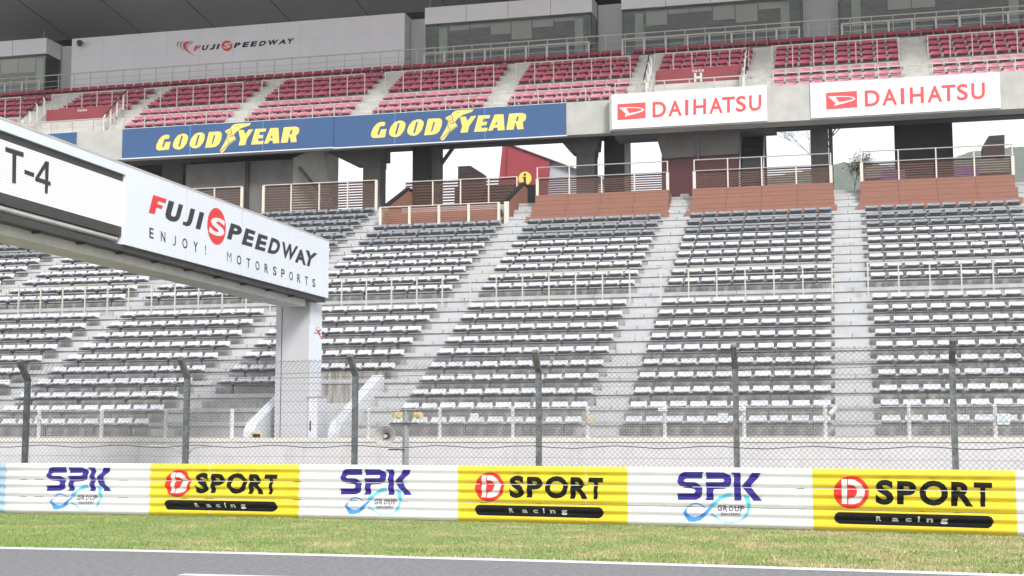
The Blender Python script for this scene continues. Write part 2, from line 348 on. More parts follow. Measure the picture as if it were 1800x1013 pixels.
def word(lst, s, x0, x1, t, bt, off, mi, lift, zf, gap=.25, widths=None):
    w = widths or [1]*len(s); tot = sum(w)+gap*(len(s)-1); u = (x1-x0)/tot; x = x0
    for ch, k in zip(s, w):
        if ch != ' ':
            f = lambda xx: (xx-x0)/(x1-x0)
            q = [(x, t[0]+(t[1]-t[0])*f(x)), (x+k*u, t[0]+(t[1]-t[0])*f(x+k*u)), (x+k*u, bt[0]+(bt[1]-bt[0])*f(x+k*u)), (x, bt[0]+(bt[1]-bt[0])*f(x))]
            P, Fc = letq(ch, q, off); lst.append((zf(P), Fc, mi, lift))
        x += (k+gap)*u
g2 = []; word(g2, "GROUP", 716, 1134, (648, 653), (737, 744), .035, 3, .006, z); word(g2, "SINCE1917", 768, 1078, (758, 762), (808, 812), .012, 3, .006, z, .3, [1, .35, 1, 1, .85, .4, .9, .4, .9])
pc += [(rl(P), Fc, mi, lf) for P, Fc, mi, lf in g2]
XS3 = onrail(1190.4, 860)[0]
for u, lb in ((1190.4, "rightmost blue logo with ribbon loop"), (598, "middle blue logo with ribbon loop"), (80.7, "leftmost blue logo with ribbon loop")):
    paint("advert_logo", pc, ['navy', 'rib1', 'rib2', 'grp'], lb, onrail(u, 860)[0]-XS3)
# yellow boards
z = zt(1420, 820, 4.737); pd = []
addp(pd, [ell(360, 217, 147, 136)], 1, .004, z)
addp(pd, [[(280,108),(325,108),(325,312),(283,310)]], 2, .006, z)
addp(pd, [[(335,108),(385,112),(440,145),(475,200),(465,260),(430,300),(380,314),(338,314),(338,268),(382,260),(405,235),(410,200),(395,170),(375,155),(335,152)]], 2, .006, z)
for ch, q in zip("SPORT", [[(565,110),(712,114),(715,322),(562,318)], [(742,122),(902,124),(902,320),(742,316)], [(928,116),(1167,120),(1167,330),(928,326)], [(1192,128),(1378,131),(1378,335),(1192,330)], [(1380,133),(1533,136),(1533,338),(1380,334)]]):
    P, Fc = letq(ch, q, .04); pd.append((rl(z(P)), Fc, 0, .005))
pill = [(255,380),(1500,412),(1530,425),(1550,463),(1530,500),(1500,516),(262,478),(230,462),(216,428),(230,393)]
addp(pd, [pill], 0, .004, z)
for ch, q in zip("Racing", [[(568,416),(612,417),(612,456),(568,455)], [(700,428),(755,429),(755,460),(700,459)], [(812,430),(862,431),(862,462),(812,461)], [(915,416),(931,417),(931,464),(915,463)], [(988,434),(1042,435),(1042,467),(988,466)], [(1105,435),(1165,437),(1165,482),(1105,480)]]):
    P, Fc = letq(ch, q, .03); pd.append((rl(z(P)), Fc, 2, .009))
xa = onrail(1428.5, 880)[0]
for (ua, ub), lb in zip(((1428.5, 1786), (804.5, 1103), (262.5, 525)), ("rightmost yellow advert with black lettering", "middle yellow advert with black lettering", "leftmost yellow advert with black lettering")):
    a, c = onrail(ua, 870)[0], onrail(ub, 870)[0]
    p = paint("advert_panel", [([(a, .018), (c, .018), (c, 1.049), (a, 1.049)], [(0, 1, 2, 3)], 0, .002)], ['yellow'], lb)
    paint("advert_lettering", pd, ['black', 'redp', 'note'], None, a-xa, p)
a = onrail(9, 860)[0]
paint("advert_panel", [([(a-2, .018), (a, .018), (a, 1.049), (a-2, 1.049)], [(0, 1, 2, 3)], 0, .002)], ['paleblue'], "pale blue advert at the left edge")

# ================================================================== DEBRIS FENCE
fn = thing("debris_fence", "tall chain link debris fence with cranked steel posts behind the guardrail", "fence", (-6, 25.3, 0))
def Yf(x): return Yb(x)+.42
ZB, ARM = 2.82, .37
def fpt(s, t):
    return (s, Yf(s), t) if t <= ZB else (s, Yf(s)-(t-ZB)*.75, ZB+(t-ZB)*.8)
def fX(u, v):
    X = -6.
    for _ in range(12): X = at(u, v, Y=Yf(X))[0]
    return X
px = [fX(u, 760) for u in (43, 325, 622, 946, 1294, 1678)]; px = [px[0]-3.55, *px, px[-1]+3.65]
for x in px:
    b = MB(); y = Yf(x); b.box(x-.05, x+.05, y, y+.1, -.1, ZB)
    b.prism([(x-.05, y, ZB-.03), (x-.05, y+.1, ZB+.0), (x-.05, y+.1-.33, ZB+.40), (x-.05, y-.33, ZB+.34)], (.1, 0, 0)); b.build("post", 'galv', fn)
b = MB(); p = .098; s0, s1, t0, t1 = px[0], px[-1], .75, ZB+ARM
k = int((s1-s0+t1)/p)+2
for i in range(-int(t1/p)-2, k):
    for sg in (1, -1):
        # line: s = s0+i*p + sg*(t) (offset for the other family)
        f = (lambda t: s0+i*p+t) if sg > 0 else (lambda t: s0+i*p+t1-t+.01)
        ts = [t0, ZB, t1]
        if min(f(t0), f(t1)) > s1 or max(f(t0), f(t1)) < s0: continue
        for a, c in zip(ts[:-1], ts[1:]):
            if s0 <= f(a) <= s1 and s0 <= f(c) <= s1: b.tube(fpt(f(a), a), fpt(f(c), c), .0032, 3, cap=False)
b.build("chain_link_mesh", 'wire', fn)
for t, r in ((1.2, .004), (1.42, .011), (1.83, .004), (2.08, .004), (2.3, .004), (2.52, .004), (2.66, .004), (2.78, .006), (2.88, .006), (ZB+ARM-.03, .005)):
    b = MB(); sx_ = np.arange(s0, s1+.01, .4)
    for q, w in zip(sx_[:-1], sx_[1:]):
        sag = lambda x: -.02*math.sin(x*1.77+t*3)**2*(2.5 if t == 1.42 else .6)
        P1, P2 = np.array(fpt(q, t)), np.array(fpt(w, t)); P1[2] += sag(q); P2[2] += sag(w); b.tube(P1, P2, r, 4, cap=False)
    b.build("tension_wire", 'gantd' if t in (1.42, 2.78) else 'wire', fn)

cd = thing("cable_conduit", "cream forked cable conduit at the foot of the second fence post from the left", "conduit", tuple(at(328, 812, Y=25.6)))
b = MB(); yc = Yf(at(328, 800, Y=25.6)[0])+.16
for P_ in ([(262, 784), (290, 785), (308, 788), (318, 796), (325, 806), (327, 818)], [(372, 785), (348, 785), (338, 789), (331, 798), (328, 818)]): b.path([at(u, v, Y=yc) for u, v in P_], .018, 6)
b.build("tube", 'cream', cd)
# ================================================================== LOWER TERRACE
ZR = {0: 2.086, 1: 2.475, 2: 2.868, 3: 3.285, 4: 3.683, 5: 4.111, 6: 4.51, 7: 4.913, 8: 5.315, 9: 5.727, 10: 6.524, 11: 6.925, 12: 7.326, 13: 7.701, 14: 8.081, 15: 8.468, 16: 8.855, 17: 9.269, 18: 9.661, 19: 10.04, 20: 10.42, 21: 10.78}
DR = {k: 33.526+k*.8115+(.84 if k > 9 else 0) for k in ZR}
tr = [(DR[k]-.46, ZR[k]-.49) for k in range(10)]+[(DR[9]+.36, 5.64)]+[(DR[k]-.46, ZR[k]-.49) for k in range(10, 19)]
tr += [(DR[18]+.36+.8*i, 9.57+.39*i) for i in range(4)]
SEC = [("left_edge", -35.3, 4.93), ("Z", -29.25, 4.93), ("A", -23.36, 4.98), ("B", -17.43, 4.93), ("C", -11.405, 4.91), ("D", -5.369, 4.93), ("E", .758, 5.09), ("F", 7.05, 4.93)]
SNAME = {"left_edge": "block under the screen", "Z": "leftmost full block", "A": "block left of the gantry pillar", "B": "block behind the gantry pillar",
         "C": "block right of the gantry pillar", "D": "block below the maroon door", "E": "rightmost block", "F": "out of view"}
XL, XR = -40., 13.
NT = (-15.1, -12.85)
ter = thing("grandstand_terrace", "lower concrete terrace stepping up from the white front wall", "grandstand", (-9, 33, 0))
b = MB(); b2 = MB()
for i, (y, zz) in enumerate(tr):
    yn = tr[i+1][0] if i+1 < len(tr) else y+1.4; zp = tr[i-1][1] if i else 1.3
    for xa_, xb_ in ([(XL, NT[0]), (NT[1], XR)] if i < 4 else [(XL, XR)]):
        b2.box(xa_, xb_, y, y+.35, zz-.115, zz)
        b.box(xa_, xb_, y+.05, yn+.06, zp-.001, zz-.118)
        b.box(xa_, xb_, y+.353, yn+.02, zz-.118, zz-.004)
for i, (y, zz) in enumerate(tr):
    for (n1_, a1_, w1_), (n2_, a2_, w2_) in zip(SEC[:-1], SEC[1:]):
        xm_ = (a1_+w1_+a2_)/2+random.uniform(-.05, .05)
        if i < 4 and NT[0]-.1 < xm_ < NT[1]+.1: continue
        b2.box(xm_-.009, xm_+.009, y-.003, y+.02, zz-.11, zz-.012, 1)
        if random.random() < .5: xm_ = a1_+random.uniform(.5, 4.5); b2.box(xm_-.008, xm_+.008, y-.003, y+.02, zz-.11, zz-.012, 1)
b.build("riser", 'concrete', ter); b2.build("nosing", ['nosing', 'rail'], ter)
# front wall
b = MB(); b.box(XL, XR, 32.3, 33.2, -.1, 1.46); b.build("front_wall", 'wall', ter)
b = MB(); b.box(XL, XR, 32.27, 32.75, 1.46, 1.562); b.build("wall_coping", 'coping', ter)
# aisle half steps
sl = sorted([(a, w) for _, a, w in SEC]); ai = 0
for (a, w), (a2, _) in zip(sl[:-1], sl[1:]):
    g0, g1 = a+w, a2; m0, m1 = g0+.10, g1-.17; ai += 1
    ast = thing("aisle_stair", "painted concrete aisle steps, %s aisle from the left on the lower terrace" % ordn(ai), "stairs", (g0, 33, 1.6), "aisle stairs of the lower terrace")
    for i, (y, zz) in enumerate(tr[:-1]):
        if i < 4 and m1 > NT[0] and m0 < NT[1]: continue
        yn, zn = tr[i+1]; MB().box(m0, m1, yn-.36, yn+.045, zz, zz+(zn-zz)*.5).build("step", 'step', ast)
# underpass stair notch
nt_ = thing("underpass_stairwell", "stairwell with sloping white parapets cut into the front rows", "stairwell", (-14, 34, 1))
b = MB(); b.box(NT[0]-.12, NT[1]+.12, 36.35, 36.6, .2, 3.42); b.build("back_wall", 'stained', nt_)
b = MB(); b.box(NT[0]+.1, NT[1]-.1, 36.1, 36.34, .2, 2.52); b.build("lower_wall", 'paneld', nt_)
for x0, x1 in ((NT[0]-.2, NT[0]+.1), (NT[1]-.1, NT[1]+.2)):
    b = MB(); b.profx([(32.9, .5), (32.9, 1.72), (33.1, 1.95), (36.2, 3.30), (36.34, 3.30), (36.34, .5)], x0, x1); b.build("parapet", 'parapet', nt_)
b = MB(); b.box(NT[0]+.1, NT[1]-.1, 32.8, 36.1, .3, .6); b.build("stair_floor", 'concrete', nt_)
b = MB(); b.box(NT[0]+.1, NT[0]+.38, 32.76, 32.9, 1.0, 1.72); b.box(NT[0]+.14, NT[0]+.34, 32.74, 32.76, 1.58, 1.66, 1); tag(b.build("utility_box", ['stone', 'dark'], origin=(NT[0]+.2, 32.8, 1.)), "small yellowed utility box at the foot of the left white parapet", "box")

# ---- seats
def seat_mesh(name, m, w=.41, back=.10, depth=.36, flat=False):
    nx = 6; prof_ = [(.055, 0.), (.03, -.05), (-.005, -back-.02), (-.05, -back-.045), (-.2, -back-.03), (-depth+.03, -back-.008), (-depth, -back-.016), (-depth+.004, -back-.036), (-.2, -back-.058), (-.02, -back-.07), (.03, -back-.05), (.065, -.05), (.075, -.004)]
    V = []; n = len(prof_)
    for i in range(nx+1):
        s = -1+2*i/nx
        for j, (y, zz) in enumerate(prof_):
            ww = w/2*(.95 if j in (0, 12) else 1.0)
            cv = (1-s*s); dz = -.016*cv if 3 <= j <= 9 else 0.; dy = .03*cv if j in (1, 2, 10, 11) else (-.02*cv if j in (5, 6, 7) else 0)
            V.append((s*ww, y+dy, zz+dz))
    Fc = [(i*n+j, i*n+(j+1) % n, (i+1)*n+(j+1) % n, (i+1)*n+j) for i in range(nx) for j in range(n)]+[tuple(range(n)), tuple(nx*n+j for j in range(n-1, -1, -1))]
    b = MB(); b.add(V, Fc)
    b.box(-.05, .05, -.22, -.05, -back-.10, -back-.072, 1)
    me = bpy.data.meshes.new(name); me.from_pydata(b.v, [], b.f); me.materials.append(K[m]); me.materials.append(K['rail']); me.polygons.foreach_set("material_index", b.mi)
    bm = bmesh.new(); bm.from_mesh(me); bmesh.ops.recalc_face_normals(bm, faces=bm.faces); bm.to_mesh(me); bm.free()
    me.polygons.foreach_set("use_smooth", [False for p in me.polygons]); return me
def gantry_hides(u, v):
    if u < 578 and 194+(u/578)*234*1.02 < v < 400+(u/578)*135: return True
    if 480 < u < 575 and 500 < v < 775: return True
    return False
MSH = {c: seat_mesh(c, m) for c, m in (("white_seat", 'seatw'), ("grey_seat", 'seatg'))}
allseats = []
for sn, a, w in SEC:
    for k in ZR:
        if k > 18 and sn not in ('left_edge', 'Z', 'A'): continue
        for i in range(10):
            x = a+.2+(w-.4)/9*i
            if sn == "B" and (k <= 2 or (k == 3 and x > NT[0]-.1)): continue
            if sn == "B" and k <= 3 and x > -17.5 and k < 3: continue
            u, v = pix((x, DR[k], ZR[k])); vis = -8 < u < 1806 and not gantry_hides(u, v) and v < 1000
            allseats.append((DR[k]**2+x*x, vis, sn, k, i, x))
vis = sorted([s for s in allseats if s[1]]); chosen = vis[:300]; rest = vis[300:]+[s for s in allseats if not s[1] and s[2] != 'F']
def joined(name, items, label, cat, group):
    b = {}; 
    V = []; Fc = []; MI = []; mats = []; nv = 0; polys = []
    for me, p, jz in items:
        if me.name not in b:
            co_ = np.array([v.co[:] for v in me.vertices]); b[me.name] = (co_, [tuple(q.vertices) for q in me.polygons], [q.material_index for q in me.polygons], len(mats)); mats += list(me.materials)
        co_, fs, mis, mo = b[me.name]; c_, s_ = math.cos(jz), math.sin(jz); Rz = np.array([[c_, -s_, 0], [s_, c_, 0], [0, 0, 1]])
        V.append(co_@Rz.T+np.array(p)); polys += [tuple(nv+i for i in f) for f in fs]; MI += [mo+i for i in mis]; nv += len(co_)
    me = bpy.data.meshes.new(name); me.from_pydata(np.concatenate(V).tolist(), [], polys)
    for m in mats: me.materials.append(m)
    me.polygons.foreach_set("material_index", MI); me.polygons.foreach_set("use_smooth", [False]*len(polys))
    o = bpy.data.objects.new(name, me); COL.objects.link(o); return tag(o, label, cat, group, 'stuff')
def jit(): return random.uniform(-.012, .012)
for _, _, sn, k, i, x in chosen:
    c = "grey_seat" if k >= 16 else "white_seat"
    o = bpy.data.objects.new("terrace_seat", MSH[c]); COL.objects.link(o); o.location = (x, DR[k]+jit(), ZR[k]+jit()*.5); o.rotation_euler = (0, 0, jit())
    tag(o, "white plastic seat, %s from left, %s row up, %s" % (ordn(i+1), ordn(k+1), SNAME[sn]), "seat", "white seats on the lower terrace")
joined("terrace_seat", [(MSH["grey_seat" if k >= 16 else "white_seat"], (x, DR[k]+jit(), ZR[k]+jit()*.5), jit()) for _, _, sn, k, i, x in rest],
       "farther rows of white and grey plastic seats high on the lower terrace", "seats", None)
# seat rails with legs
for sn, a, w in SEC:
    if sn == 'F': continue
    for k in ZR:
        x0, x1 = a-.03, a+w+.03
        if k > 18 and sn not in ('left_edge', 'Z', 'A'): continue
        if sn == "B" and k <= 2: continue
        if sn == "B" and k == 3: x1 = NT[0]-.35
        um, vm = pix(((x0+x1)/2, DR[k], ZR[k]))
        u1, v1 = pix((x1, DR[k], ZR[k])); u0, v0 = pix((x0, DR[k], ZR[k]))
        if u1 < 0 or u0 > 1800: continue
        if gantry_hides(u0, v0) and gantry_hides(um, vm) and gantry_hides(u1, v1): continue
        t = thing("seat_row_frame", "steel seat rail on four legs, %s row up, %s" % (ordn(k+1), SNAME[sn]), "seat frame", (x0, DR[k], ZR[k]-.49), "seat rails on the lower terrace")
        MB().box(x0, x1, DR[k]-.25, DR[k]-.19, ZR[k]-.215, ZR[k]-.175).box(x0, x1, DR[k]-.07, DR[k]-.02, ZR[k]-.215, ZR[k]-.18).build("rail", 'rail', t)
        for q in (.42, 1.95, 3.45, w-.42):
            if a+q < x1: MB().box(a+q-.025, a+q+.025, DR[k]-.26, DR[k]-.03, ZR[k]-.25, ZR[k]-.217).box(a+q-.022, a+q+.022, DR[k]-.20, DR[k]-.12, ZR[k]-.49, ZR[k]-.252).build("leg", 'galv', t)

# ---- railings
def railing(name, label, xsr, Y, z0, z1, rails, m='cream', group=None, pw=.045, rw=.03, parent_cat="railing", topw=None):
    t = thing(name, label, parent_cat, (xsr[0], Y, z0), group)
    for x in xsr: MB().box(x-pw/2, x+pw/2, Y-pw/2, Y+pw/2, z0, z1-(topw or rw)/2).build("post", m, t)
    for zz in rails:
        r = (topw or rw) if zz == rails[0] else rw
        yy = Y if zz == rails[0] else Y-pw/2-rw/2
        MB().box(xsr[0]-.03, xsr[-1]+.03, yy-r/2, yy+r/2, zz-r/2, zz+r/2).build("rail", m, t)
    return t
for (sn, a, w) in SEC:
    if sn in ("F",): continue
    x0, x1 = a-.12, a+w+.05; n = 7
    tt = railing("walkway_railing", "cream steel railing along the walkway edge, %s" % SNAME[sn], list(np.linspace(x0, x1, n)), 41.28, 5.64, 6.67, (6.67,), 'creaml', "walkway railings between the terrace halves", .04, .04)
# front wire mesh panels
mf = thing("wire_mesh_fence", "low light grey wire mesh fence on top of the white front wall", "fence", (-9, 32.4, 1.56))
xm = list(np.arange(-30.3, 12, 1.86)); zt0, zt1 = 1.6, 2.27
for x in xm:
    if NT[0]-.1 < x < NT[1]+.1: continue
    MB().box(x-.04, x+.04, 32.44, 32.5, 1.56, 2.3).build("post", 'white', mf)
for seg in ((XL+9, NT[0]-.3), (NT[1]+.3, XR)):
    b = MB()
    for x in np.arange(seg[0], seg[1], .06): b.box(x-.0038, x+.0038, 32.42, 32.424, zt0, zt1)
    for zz in np.arange(zt0, zt1+.001, .06): b.box(seg[0], seg[1], 32.4255, 32.429, zz-.0038, zz+.0038)
    b.build("mesh_panel", 'mesh', mf)
    for zz in (1.6, 1.93, 2.27): MB().box(seg[0], seg[1], 32.445, 32.475, zz-.008, zz+.008).build("rail", 'mesh', mf)
# notices tied to the mesh
def notice(u, v, w, h, label, m='note', lines=3, rot=0):
    c = at(u, v, Y=32.40); b = MB(); cr_, sr_ = math.cos(rot), math.sin(rot)
    R2 = lambda dx, dz: (c[0]+dx*cr_-dz*sr_, c[2]+dx*sr_+dz*cr_)
    q = [R2(-w/2, -h/2), R2(w/2, -h/2), R2(w/2, h/2), R2(-w/2, h/2)]
    b.prism([(x, 32.395, zz) for x, zz in q], (0, .012, 0))
    for i in range(lines):
        f = (i+1)/(lines+1)-.5; q = [R2(-w*.38, f*h-.008), R2(w*.38, f*h-.008), R2(w*.38, f*h+.008), R2(-w*.38, f*h+.008)]
        b.prism([(x, 32.392, zz) for x, zz in q], (0, .002, 0), 1)
    tag(b.build("notice", [m, 'notel'], origin=tuple(c)), label, "notice", "notices on the front mesh fence")
notice(1165, 720, .22, .08, "narrow pale blue notice on the mesh, lower right of the fifth fence post", lines=1)
notice(1303, 719, .22, .08, "narrow pale blue notice just right of a fence post", lines=1)
notice(1271, 735, .22, .21, "square white notice left of a fence post in front of white seats", lines=4)
notice(1764, 737, .27, .24, "large square white notice at the far right of the mesh fence", lines=4)
notice(834, 732, .2, .14, "white notice on the mesh right of the horn loudspeaker", lines=2)
notice(68, 735, .17, .08, "small white notice at the far left of the mesh fence", lines=2)
notice(1465, 721, .09, .22, "pale strip notice hanging askew beside the aisle in the right half", lines=0, rot=-.7)
notice(1038, 737, .19, .22, "cream square notice by the aisle left of centre", 'stone', lines=1)

# ================================================================== GANTRY
GX = -13.44; GB, GT, GY = 5.27, 6.80, 34.02
ga = thing("gantry", "white overhead gantry with lit screen reaching across the track to its pillar", "gantry", (-14.2, 34, 1.2))
b = MB(); b.box(-14.6, GX, 23.39, GY, GB, GT); b.box(-14.6, GX, 10, 23.39, 6.62, GT); b.box(-14.6, GX-.35, 10, 23.37, GB+.18, 6.617); b.build("cladding", 'gantw', ga)
b = MB(); b.box(GX-.36, GX-.05, 10, 23.37, 6.49, 6.615); b.box(GX-.36, GX-.05, 10, 23.37, 5.42, 5.605); b.box(GX-.40, GX-.10, 10, 23.36, 5.6, 6.5); b.build("screen_housing", 'gantd', ga)
scr = MB().box(GX-.09, GX-.06, 10, 23.36, 5.607, 6.488).build("screen", 'led', ga)
b = MB(); b.box(-14.55, GX-.06, 10, GY-.05, GB-.12, GB-.003); b.build("lower_frame", 'gantd', ga)
b = MB(); b.box(-14.35, -13.72, 10, GY-.9, GB-.30, GB-.123); b.build("lower_chord", 'gantg', ga)
b = MB(); b.tube((GX-.12, 10, 5.36), (GX-.12, 23.3, 5.36), .05, 8); b.build("pipe", 'gantg', ga)
for y in np.arange(11, 33, 1.4): MB().box(-14.5, GX-.1, y-.03, y+.03, GB-.16, GB-.124).build("cross_bracket", 'gantd', ga)
b = MB(); b.box(GX-.05, GX+.008, 10, GY+.004, GT, GT+.035); b.build("top_trim", 'gantg', ga)
for y in (25.9, 28.6, 31.3): MB().box(GX-.01, GX+.0025, y-.006, y+.006, GB+.004, GT-.004).build("panel_seam", 'gantg', ga)
b = MB()
for y in np.arange(23.7, 34, .55): b.box(GX-.01, GX+.003, y-.012, y+.012, GB+.03, GB+.05); b.box(GX-.01, GX+.003, y-.012, y+.012, GT-.06, GT-.04)
b.build("bolt_head", 'gantg', ga)
pl = MB(); pl.box(-14.72, -13.78, 33.55, 34.42, .4, GB-.121); pil = pl.build("pillar", 'pillar', ga)
MB().box(-13.777, -13.765, 33.6, 34.40, .4, GB-.13).build("lit_side_sheet", 'pillar_lit', pil)  # paler sheet paints in the light falling on the pillar's right face
MB().box(-14.56, -14.545, 33.54, 33.549, .4, GB-.13).build("joint", 'gantd', pil)
mp_ = lambda lift: (lambda u, v: at(u, v, X=GX+lift))
def lettering(name, pieces, mats, mapper, parent):
    b = MB()
    for P, Fc, mi in pieces: b.add([mapper(u, v) for u, v in P], Fc, mi)
    return b.build(name, mats, parent)
z = zt(230, 320, 4.942); pz = []
def lp(loops, mi, zf=None): P, Fc = fill(loops); pz.append(((zf or z)(P), Fc, mi))
lp([[(195,112),(312,150),(302,187),(238,166),(231,192),(278,207),(270,238),(222,222),(207,282),(155,268)]], 1)
lp([[(330,160),(378,175),(352,270),(350,290),(365,302),(385,300),(393,285),(417,190),(455,202),(428,305),(410,335),(380,347),(340,338),(308,315),(300,285),(308,245)]], 0)
lp([[(520,228),(560,240),(532,350),(515,378),(490,386),(450,372),(455,343),(480,350),(493,338)]], 0)
lp([[(598,258),(638,270),(603,416),(562,404)]], 0)
for ch, q in zip("PEEDWAY", [[(870,357),(975,390),(940,523),(835,493)], [(1000,400),(1085,430),(1052,566),(962,540)], [(1110,447),(1192,475),(1163,606),(1076,581)], [(1222,482),(1312,512),(1275,640),(1186,614)], [(1315,518),(1455,562),(1415,688),(1310,655)], [(1430,572),(1530,605),(1520,727),(1425,697)], [(1520,590),(1622,624),(1590,747),(1490,716)]]):
    P, Fc = letq(ch, q, .045 if ch != 'W' else .035); pz.append((z(P), Fc, 0))
# second line of thin letters
top = lambda x: 395+(x-163)*(845-395)/(1600-163); bot = lambda x: 485+(x-163)*(917-485)/(1600-163)
for ch, cx_, w_ in zip("ENJOY!MOTORSPORTS", (180, 281, 378, 470, 563, 650, 855, 940, 1022, 1100, 1178, 1250, 1322, 1393, 1460, 1526, 1590), (36, 38, 28, 44, 40, 8, 38, 38, 32, 34, 32, 30, 30, 32, 28, 26, 26)):
    q = [(cx_-w_/2, top(cx_-w_/2)), (cx_+w_/2, top(cx_+w_/2)), (cx_+w_/2, bot(cx_+w_/2)), (cx_-w_/2, bot(cx_-w_/2))]
    if ch == 'J':
        x0_, x1_ = cx_-w_/2, cx_+w_/2; t, bt = top(x1_), bot(x1_)
        lp([[(x1_-7, t), (x1_, t+2), (x1_, bt-22), (x1_-4, bt-8), (x1_-14, bt), (x0_, bt-6), (x0_, bt-16), (x1_-15, bt-11), (x1_-8, bt-18)]], 0); continue
    P, Fc = letq(ch, q, -.014 if ch == 'M' else .014); pz.append((z(P), Fc, 0))
dz = [(z(ell(745, 386, 80, 161, 48, -.06)), None, 1)]
P, Fc = fill([ell(745, 386, 80, 161, 48, -.06)]); lettering("logo_disc", [(z(P), Fc, 0)], ['fred'], mp_(.004), ga)
P, Fc = letq("S", [(706,296), (826,334), (806,486), (672,446)], .035); lettering("logo_letter", [(z(P), Fc, 0)], ['white'], mp_(.008), ga)
lettering("lettering", pz, ['fgrey', 'fred'], mp_(.004), ga)
z5 = zt(0, 253, 4); pz = []
lp([[(38,20),(168,62),(166,96),(116,80),(112,282),(85,275),(88,71),(38,54)]], 0, z5); lp([[(172,180),(240,205),(240,237),(172,213)]], 0, z5)
lp([[(320,120),(345,128),(340,262),(357,268),(357,298),(339,292),(335,354),(315,346),(316,285),(247,262),(247,240)], [(317,175),(275,240),(317,253)]], 0, z5)
lettering("screen_text", pz, ['fgrey'], lambda u, v: at(u, v, X=GX-.05), scr)
# small red and green emblem on the pillar side
zp_ = zt(450, 506, 4); pz = []
lp([[(418,288),(424,286),(444,318),(466,360),(462,364),(440,322)]], 0, zp_); lp([[(428,302),(458,292),(462,298),(446,308),(452,326),(446,324),(440,309)]], 0, zp_); lp([[(408,316),(475,322),(475,325),(408,320)]], 1, zp_); lp([[(416,274),(445,278),(444,283)]], 2, zp_)
lettering("emblem", pz, ['fred', 'fgrey', 'bud'], lambda u, v: at(u, v, X=-13.755), pil)
MB().box(-13.78, -13.764, 33.57, 34.41, 3.6, 4.55).build("emblem_panel", 'gantw', pil)
bx = thing("equipment_cabinet", "tall pale blue cabinet standing against the right side of the gantry pillar", "cabinet", (-13.6, 33.9, .6))
MB().box(-13.75, -13.50, 33.5, 34.2, .6, 2.62).build("body", 'parapet', bx); MB().box(-13.77, -13.48, 33.46, 34.24, 2.622, 2.66).build("lid", 'gantg', bx)
MB().box(-13.70, -13.67, 33.48, 33.498, 1.75, 2.0).build("handle", 'dark', bx)

# ================================================================== HORN LOUDSPEAKER POLE
hp = thing("loudspeaker_pole", "grey steel pole carrying a crossarm in front of the white wall", "pole", (-9.25, 28, -.1))
MB().tube((-9.25, 28, -.1), (-9.25, 28, 2.06), .068, 14).build("shaft", 'postg', hp, smooth=False)
MB().tube((-9.25, 28, 2.06), (-9.25, 28, 2.15), .065, 12, r2=.03).build("cap", 'galv', hp)
MB().box(-9.58, -9.02, 27.9, 28.1, 1.86, 1.89).build("crossarm", 'gantd', hp); MB().box(-9.6, -9.25, 27.88, 28.0, 1.30, 1.33).build("bracket", 'gantd', hp)
def horn(c, R, L, label, dirn=(0, -1, 0), mout='horn'):
    t = thing("horn_loudspeaker", label, "loudspeaker", tuple(c)); c = np.array(c); d = np.array(dirn, float)
    n = 28; rr = [(0, R), (.02, R*.98), (.1, R*.78), (.3, R*.5), (.6, R*.3), (1, R*.2)]; h = np.cross(d, (0, 0, 1)); w = np.cross(h, d); b = MB(); V = []
    for s_, r in rr:
        for i in range(n): a = 2*math.pi*i/n; V.append(c+d*(-s_*L)+r*(math.cos(a)*h+math.sin(a)*w))
    Fc = [(j*n+i, j*n+(i+1) % n, (j+1)*n+(i+1) % n, (j+1)*n+i) for j in range(len(rr)-1) for i in range(n)]
    b.add(V, Fc); b.build("bell", mout, t, smooth=True)
    b = MB(); b.tube(c+d*(-L*.95), c+d*(-L*1.5), R*.42, 14); b.build("driver", 'horn', t)
    b = MB(); b.tube(c+d*(-L*.2), c+d*(-L*.9), R*.17, 12); b.build("reflector", 'horn', t)
    b = MB(); b.tube(c+d*(-L*.8), c+d*(-L*.82), R*.24, 14); b.build("throat", 'hornd', t)
    b = MB(); m_ = 24
    for i in range(m_):
        a, a2 = 2*math.pi*i/m_, 2*math.pi*(i+1)/m_; b.tube(c+R*(math.cos(a)*h+math.sin(a)*w), c+R*(math.cos(a2)*h+math.sin(a2)*w), R*.035, 5)
    b.build("rim", mout, t); return t
horn((-9.62, 27.70, 1.6), .225, .32, "large grey horn loudspeaker facing the track, mounted on the pole", (.12, -.99, 0))
for x, lb in ((-9.42, "small amber topped lamp left of the pole head on the crossarm"), (-8.98, "small amber topped lamp right of the pole head on the crossarm")):
    t = thing("warning_lamp", lb, "lamp", (x, 28, 1.9), "lamps on the pole crossarm")
    b = MB(); n = 14
    for k in range(5):
        pass
    b.add([(x+.13*math.cos(2*math.pi*i/n)*r, 28+.08*math.sin(2*math.pi*i/n)*r, zz) for zz, r in ((2.0, 1.), (2.07, 1.), (2.105, .8), (2.115, .3)) for i in range(n)],
          [(j*n+i, j*n+(i+1) % n, (j+1)*n+(i+1) % n, (j+1)*n+i) for j in range(3) for i in range(n)]+[tuple(3*n+i for i in range(n)), tuple(range(n-1, -1, -1))]); b.build("hood", 'amber', t, smooth=False)
    MB().tube((x, 28, 1.9), (x, 28, 2.0), .05, 10).build("stem", 'note', t)

